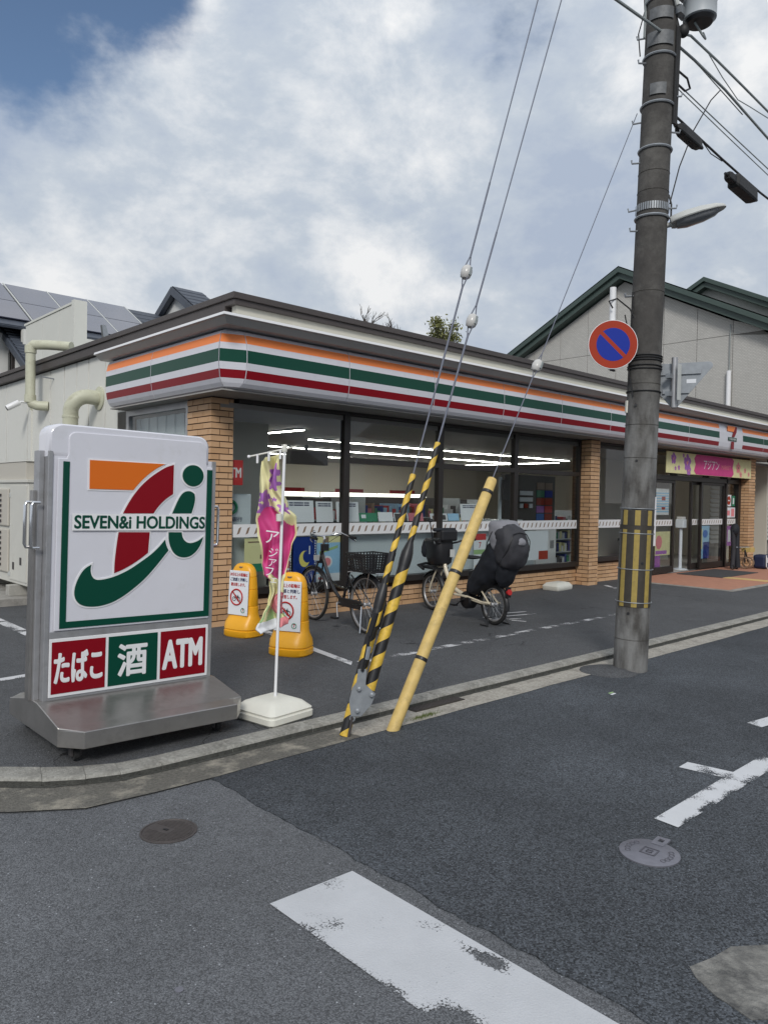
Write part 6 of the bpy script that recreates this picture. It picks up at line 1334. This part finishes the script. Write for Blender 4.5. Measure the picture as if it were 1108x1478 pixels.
b = MB(); b.tube([(.30, .16, .31), (.1, .11, .27), (-.02, .08, .26)], .010, 'bike_cream', 8); b.tube([(.30, -.16, .31), (.1, -.11, .27), (-.02, -.08, .26)], .010, 'bike_cream', 8); b.build('foot_step_stay', B, world=False)
b = MB(); b.box(.36, .46, -.05, .05, .34, .62, 'black'); b.build('battery', B, world=False, bevel=.015)
b = MB(); b.lathe([(.09, -.07), (.11, -.05), (.11, .05), (.09, .07)], 'black', 24, (.50, 0, .24), (0, 1, 0)); b.box(.08, .5, -.085, -.06, .19, .29, 'black'); b.build('motor', B, world=False, bevel=.005)
crank(B, .50, .25, 'black', 60)
b = MB(); rg_ = []
for x, w, h in ((.26, .085, .0), (.29, .11, .03), (.36, .10, .035), (.44, .05, .03), (.52, .025, .022), (.54, .012, .01)): rg_.append([(x+.1, w*cos(a), .78+h*.7*sin(a)) for a in [2*pi*i/14 for i in range(14)]])
b.loft(rg_, 'black'); b.build('saddle', B, world=False, smooth=True)
fender(B, 0, R, R+.022, 0, 190, 'black'); fender(B, WB, R+.01, R+.032, 35, 160, 'black')
b = MB(); b.lathe([(.035, 0), (.035, .025)], 'no_bike_red', 14, (-.26, 0, .42), (-1, 0, .2)); b.box(-.27, -.235, -.03, .03, .36, .48, 'black'); b.build('rear_lamp', B, world=False)
b = MB()
for s_ in (-1, 1): b.tube([(.0, .07*s_, R), (-.03, .12*s_, .10), (-.10, .17*s_, .012), (.04, .17*s_, .012)], .010, 'black', 8)
b.tube([(-.03, -.12, .10), (-.03, .12, .10)], .008, 'black', 6); b.build('kickstand', B, world=False)

# ------------------------------------------------------------------ neighbours behind
# large gabled building, right; its end wall stands on the plane x = 26
XW = 26.; GY, GZ = 14.75, 10.12; SL = .515
t = empty('gabled_hall', (26, 14.75, 0)); tag(t, 'large beige gabled building with dark green verges behind the shop', 'building')
def rz(y, g=GY, z=GZ): return z-abs(y-g)*SL
b = MB(); b.prism([(3, 0), (26, 0), (26, rz(26)-.3), (GY, GZ-.3), (3, rz(3)-.3)], (XW+.02, 0, 0), (0, 1, 0), (0, 0, 1), (1, 0, 0), 12, 'seam'); b.build('wall', t)
ys_ = [3.2, 4.45, 5.70, 6.95, 8.2, 9.4, 10.67, 11.91, 13.14, 15.03, 16.27, 17.53, 18.8, 20.1, 21.4, 22.7, 24, 25.9]
for a, c in zip(ys_, ys_[1:]):
    for zl, zh in ((0, 7.235), (7.25, 99)):
        pts = [(a+.008, min(zh, rz(a)-.3)), (a+.008, zl), (c-.008, zl), (c-.008, min(zh, rz(c)-.3))]
        if a < GY < c and zh > GZ: pts.append((GY, GZ-.3))
        if pts[0][1] <= zl+.05 and pts[3][1] <= zl+.05: continue
        pts[0] = (pts[0][0], max(pts[0][1], zl+.01)); pts[3] = (pts[3][0], max(pts[3][1], zl+.01))
        b = MB(); b.prism(pts, (XW-.012, 0, 0), (0, 1, 0), (0, 0, 1), (1, 0, 0), .03, 'beige_wall'); b.build('siding_panel', t)
b = MB()
def verge(b, X, y0, g, z, y1, th=.42, depth=.5, m='green_trim'):
    for ya, yb in ((y0, g), (g, y1)):
        za, zb = rz(ya, g, z), rz(yb, g, z)
        for k, (o, h0, h1) in enumerate(((0, 0, th*.45), (.12, th*.45, th))):
            b.add([(X-depth+o, ya, za-h0), (X-depth+o, yb, zb-h0), (X-depth+o, yb, zb-h1), (X-depth+o, ya, za-h1), (X+.1, ya, za-h0), (X+.1, yb, zb-h0), (X+.1, yb, zb-h1), (X+.1, ya, za-h1)], [(0, 1, 2, 3), (4, 7, 6, 5), (0, 4, 5, 1), (3, 2, 6, 7)], m)
verge(b, XW, 2.5, GY, GZ+.16, 26.5, .40); b.build('verge', t)
b = MB()
for ya, yb in ((2.5, GY), (GY, 26.5)): b.add([(XW-.5, ya, rz(ya)+.165), (XW+13, ya, rz(ya)+.165), (XW+13, yb, rz(yb)+.165), (XW-.5, yb, rz(yb)+.165), (XW-.5, ya, rz(ya)+.20), (XW+13, ya, rz(ya)+.20), (XW+13, yb, rz(yb)+.20), (XW-.5, yb, rz(yb)+.20)], [(0, 1, 2, 3), (4, 7, 6, 5), (0, 4, 5, 1), (3, 2, 6, 7)], 'green_trim')
b.build('roof', t)
b = MB(); b.tube([(25.9, 10.74, 3.5), (25.9, 10.74, 6.02)], .075, 'white', 12); b.tube([(25.93, 10.74, 6.0), (25.93, 10.74, 7.6)], .015, 'cable', 6); b.build('vent_pipe', t, smooth=True)
t = empty('rear_gable', (34, 14.2, 0)); tag(t, 'second smaller green-verged gable rising behind the beige building', 'building')
g2, z2 = 14.9, 11.45
b = MB(); b.prism([(4, 0), (25, 0), (25, rz(25, g2, z2)-.3), (g2, z2-.3), (4, rz(4, g2, z2)-.3)], (33.5, 0, 0), (0, 1, 0), (0, 0, 1), (1, 0, 0), .2, 'beige_wall'); b.build('wall', t)
b = MB(); verge(b, 33.5, 4, g2, z2+.1, 25.5, .42); b.build('verge', t)
# louvred fence right of the entrance
t = empty('louvre_fence', (22.5, 8.9, 0)); tag(t, 'pale grey louvred fence right of the shop entrance', 'fence')
for i in range(13): 
    b = MB(); z = .45+i*.12; b.add([(19.9, 8.6, z), (26, 8.6, z), (26, 8.66, z+.10), (19.9, 8.66, z+.10), (19.9, 8.62, z), (26, 8.62, z), (26, 8.68, z+.10), (19.9, 8.68, z+.10)], [(0, 1, 2, 3), (5, 4, 7, 6), (3, 2, 6, 7), (0, 4, 5, 1)], 'lamp_grey'); b.build('slat', t)
b = MB(); b.box(21.0, 21.05, 8.54, 8.59, 0, 1.95, 'galv'); b.box(19.9, 26, 8.70, 8.74, 0, .45, 'concrete'); b.build('post', t)
b = MB(); b.box(19.9, 26, 8.54, 8.6, 1.99, 2.03, 'lamp_grey'); b.build('top_rail', t)
# left neighbour: solar roof, dormer, tiled porch gable
t = empty('solar_roof_house', (8, 26, 0)); tag(t, 'house with solar panels on a dark tiled roof, behind the left wall', 'house')
b = MB(); b.box(0, 15.5, 21.6, 28, 0, 5.7, 'house_white'); b.build('wall', t)
def slope(b, x0, x1, y0, z0, y1, z1, th, m):
    n = Vector((0, -(z1-z0), (y1-y0))).normalized()*th; b.add([(x0, y0, z0), (x1, y0, z0), (x1, y1, z1), (x0, y1, z1), (x0, y0+n.y, z0+n.z), (x1, y0+n.y, z0+n.z), (x1, y1+n.y, z1+n.z), (x0, y1+n.y, z1+n.z)], [(0, 3, 2, 1), (4, 5, 6, 7), (0, 1, 5, 4), (1, 2, 6, 5), (2, 3, 7, 6), (3, 0, 4, 7)], m)
EY, EZ, RY, RZZ = 21.0, 5.75, 24.0, 7.50
b = MB(); slope(b, -1, 12.8, EY, EZ, RY, RZZ, .06, 'roof_tile'); slope(b, -1, 12.8, 27.5, EZ-.2, RY, RZZ, .06, 'roof_tile'); b.build('roof', t)
def rp(u): return EY+(RY-EY)*u, EZ+(RZZ-EZ)*u
for i in range(9):
    ya, za = rp(i/9); b = MB(); slope(b, -1, 12.85, ya, za+.07, *rp((i+1)/9)[:1], rp((i+1)/9)[1]+.06, .02, 'roof_tile'); b.build('tile_course', t)
for i, x in enumerate((4.35, 5.62, 6.90, 8.13, 9.345)):
    for j, (u0, u1) in enumerate(((.10, .52), (.53, .97))):
        (ya, za), (yb, zb) = rp(u0), rp(u1); b = MB(); slope(b, x+.02, x+1.19, ya, za+.13, yb, zb+.13, .03, 'solar'); b.build('solar_panel', t)
b = MB()
for x in (4.33, 5.60, 6.88, 8.11, 9.33, 10.56): (ya, za), (yb, zb) = rp(.08), rp(.98); slope(b, x-.02, x+.02, ya, za+.135, yb, zb+.135, .03, 'lamp_grey')
b.build('panel_rail', t)
b = MB(); b.box(6.5, 11.5, 20.85, 21.05, 5.35, 5.75, 'siding'); b.box(6.5, 11.5, 21.05, 21.2, 4.2, 5.35, 'house_white'); b.build('eave_board', t)
# dormer gable to the right
dn = empty('dormer_house', (11.9, 24, 0)); tag(dn, 'white gable with thick dark grey verges peeking over the roof edge', 'house')
DX, DY, DZ = 11.75, 23.05, 8.34          # gable faces -x, ridge runs along x
b = MB(); b.prism([(DY+2.2, 6.9), (DY, DZ-.22), (DY-2.2, 6.9), (DY-2.2, 5.0), (DY+2.2, 5.0)], (DX+.25, 0, 0), (0, 1, 0), (0, 0, 1), (1, 0, 0), .1, 'house_white'); b.build('gable_wall', dn)
for sgn in (1, -1):
    b = MB(); k = .62; n_ = 2.35
    for xa, xb, th in ((DX, DX+.16, .26),):
        b.add([(xa, DY, DZ), (xa, DY+sgn*n_, DZ-n_*k), (xa, DY+sgn*n_, DZ-n_*k-th), (xa, DY, DZ-th), (xb, DY, DZ), (xb, DY+sgn*n_, DZ-n_*k), (xb, DY+sgn*n_, DZ-n_*k-th), (xb, DY, DZ-th)], [(0, 1, 2, 3), (5, 4, 7, 6), (0, 4, 5, 1), (3, 2, 6, 7)], 'roof_tile')
    b.build('verge', dn)
for i in range(8):
    b = MB(); a_, c_3 = 2.35*i/8, 2.35*(i+1)/8; xe = DX+1.15
    for sgn in (1, -1): b.add([(DX+.05, DY+sgn*a_, DZ+.03-a_*.62), (xe, DY+sgn*a_, DZ+.03-a_*.62), (xe, DY+sgn*c_3, DZ+.05-c_3*.62), (DX+.05, DY+sgn*c_3, DZ+.05-c_3*.62), (DX+.05, DY+sgn*c_3, DZ+.01-c_3*.62), (xe, DY+sgn*c_3, DZ+.01-c_3*.62)], [(0, 1, 2, 3), (3, 2, 5, 4)], 'roof_tile')
    b.build('tile_course', dn)
b = MB(); b.add([(12.7, 23.3, 8.36), (14.05, 24.2, 8.55), (14.2, 23.2, 7.9), (12.95, 21.9, 7.5), (12.7, 23.3, 8.30), (12.95, 21.9, 7.44), (14.2, 23.2, 7.84)], [(0, 3, 2, 1), (4, 5, 3, 0), (5, 6, 2, 3)], 'lamp_grey'); b.build('far_roof', dn)
# near tiled gable at the left edge
lt = empty('tiled_gable_house', (5.2, 20, 0)); tag(lt, 'white-walled tiled gable with a dark window at the left edge', 'house')
LX = 6.2
b = MB(); b.prism([(26, 0), (26, 5.4), (21.9, 5.72), (19.55, 4.28), (19.55, 0)], (LX+.25, 0, 0), (0, 1, 0), (0, 0, 1), (1, 0, 0), .2, 'house_white'); b.build('wall', lt)
b = MB()
for (y0, z0), (y1, z1) in (((19.5, 4.50), (21.95, 5.95)), ((21.95, 5.95), (24.5, 5.75))):
    b.add([(LX, y0, z0), (LX, y1, z1), (LX, y1, z1-.22), (LX, y0, z0-.22), (LX+.2, y0, z0), (LX+.2, y1, z1), (LX+.2, y1, z1-.22), (LX+.2, y0, z0-.22)], [(0, 1, 2, 3), (5, 4, 7, 6), (0, 4, 5, 1), (3, 2, 6, 7), (0, 3, 7, 4)], 'roof_tile')
b.build('verge', lt, bevel=.02)
b = MB(); b.box(LX+.17, LX+.25, 21.35, 22.6, 4.3, 5.3, FD); wdw = b.build('window', lt, bevel=.01); b = MB(); b.box(LX+.15, LX+.168, 21.45, 22.5, 4.4, 5.2, 'house_glass'); b.build('pane', wdw)
for i in range(14):
    b = MB(); t0, t1 = i/14, (i+1)/14; y0, z0, y1, z1 = 19.5+2.45*t0, 4.52+1.45*t0, 19.5+2.45*t1, 4.52+1.45*t1
    b.add([(LX+.05, y0, z0+.05), (9.0, y0, z0+.05), (9.0, y1, z1+.01), (LX+.05, y1, z1+.01), (LX+.05, y0, z0), (9.0, y0, z0)], [(0, 1, 2, 3), (4, 5, 1, 0)], 'roof_tile'); b.build('tile_course', lt)
# trees behind the roof
def tree(name, x, y, z0, zc, R, label, leafy=True, seed=1, n=900):
    r = random.Random(seed); t = empty(name, (x, y, 0)); tag(t, label, 'tree'); b = MB(); b.tube([(x, y, z0), (x+.1, y, zc-.6), (x, y, zc+.6)], [.16, .09, .03], 'bark', 8)
    tips = []
    def br(p, d, L, rad, k):
        q = p+d*L; b.tube([p, p+d*L*.5+Vector((r.uniform(-.05, .05), r.uniform(-.05, .05), 0)), q], [rad, rad*.8, rad*.6], 'bark', 5, cap=False); tips.append(q)
        if k:
            for _ in range(3): br(p+d*L*r.uniform(.5, 1), (d+Vector((r.uniform(-.8, .8), r.uniform(-.8, .8), r.uniform(-.1, .6)))).normalized(), L*.65, rad*.55, k-1)
    for i in range(6): a = r.uniform(0, 6.28); br(Vector((x, y, zc-.7+.15*i)), Vector((cos(a)*.7, sin(a)*.7, 1)).normalized(), R*.6, .035, 2)
    b.build('trunk', t)
    if leafy:
        c = MB()
        for _ in range(n):
            p = r.choice(tips)+Vector((r.gauss(0, .16), r.gauss(0, .16), r.gauss(0, .13))); s_ = r.uniform(.05, .10); u = Vector((r.uniform(-1, 1), r.uniform(-1, 1), r.uniform(-1, 1))).normalized(); w = u.cross(Vector((r.uniform(-1, 1), r.uniform(-1, 1), r.uniform(-1, 1)))).normalized()
            c.quad(p-u*s_, p-w*s_*.5, p+u*s_, p+w*s_*.5, 'leaf')
        c.build('crown', t)
    return t
tree('leafy_tree', 28.2, 26, 4, 9.2, 1.2, 'small yellow-green leafy tree showing above the shop roof', True, 4, 1800)
tree('bare_tree', 22.9, 26, 4, 9.1, 1.3, 'bare branched tree top left of the leafy tree', False, 8)
tree('bare_shrub', 24.6, 26, 4, 9.0, 1.1, 'thinner bare tree top nearest the leafy tree', False, 11)

# ------------------------------------------------------------------ across the road, behind the camera: what the shop glass mirrors
def plain_house(x0, x1, y0, y1, h, ridge, label, wm='house_white'):
    t = empty('house', ((x0+x1)/2, (y0+y1)/2, 0)); tag(t, label, 'house')
    b = MB(); b.box(x0, x1, y0, y1, -.1, h, wm); b.build('wall', t); ym = (y0+y1)/2
    b = MB(); b.add([(x0-.4, y1+.4, h-.1), (x1+.4, y1+.4, h-.1), (x1+.4, ym, ridge), (x0-.4, ym, ridge), (x0-.4, y0-.4, h-.1), (x1+.4, y0-.4, h-.1)], [(0, 1, 2, 3), (3, 2, 5, 4), (0, 3, 4), (1, 5, 2)], 'roof_tile'); b.build('roof', t)
    n = max(2, int((x1-x0)/2.2))
    for i in range(n):
        for z in ([1.0] if h < 4 else [1.0, 3.6]):
            x = x0+(x1-x0)*(i+.5)/n; b = MB(); b.box(x-.6, x+.6, y1, y1+.06, z, z+1.1, FD); w = b.build('window', t); b = MB(); b.box(x-.54, x+.54, y1+.061, y1+.07, z+.06, z+1.04, 'house_glass'); b.build('pane', w)
plain_house(10, 20, -19, -11, 3.0, 4.9, 'low white house across the road, mirrored in the shop windows')
plain_house(31, 44, -20, -11, 5.4, 7.6, 'two-storey beige house across the road, mirrored in the shop windows', 'beige_wall')
tr = tree('street_tree', 25.5, -10.5, 0, 3.6, 2.0, 'dark round tree across the road, mirrored in the upper window panes', True, 15, 2600)

# ------------------------------------------------------------------ clean up helper props
for o in bpy.data.objects:
    if '_o' in o: del o['_o']
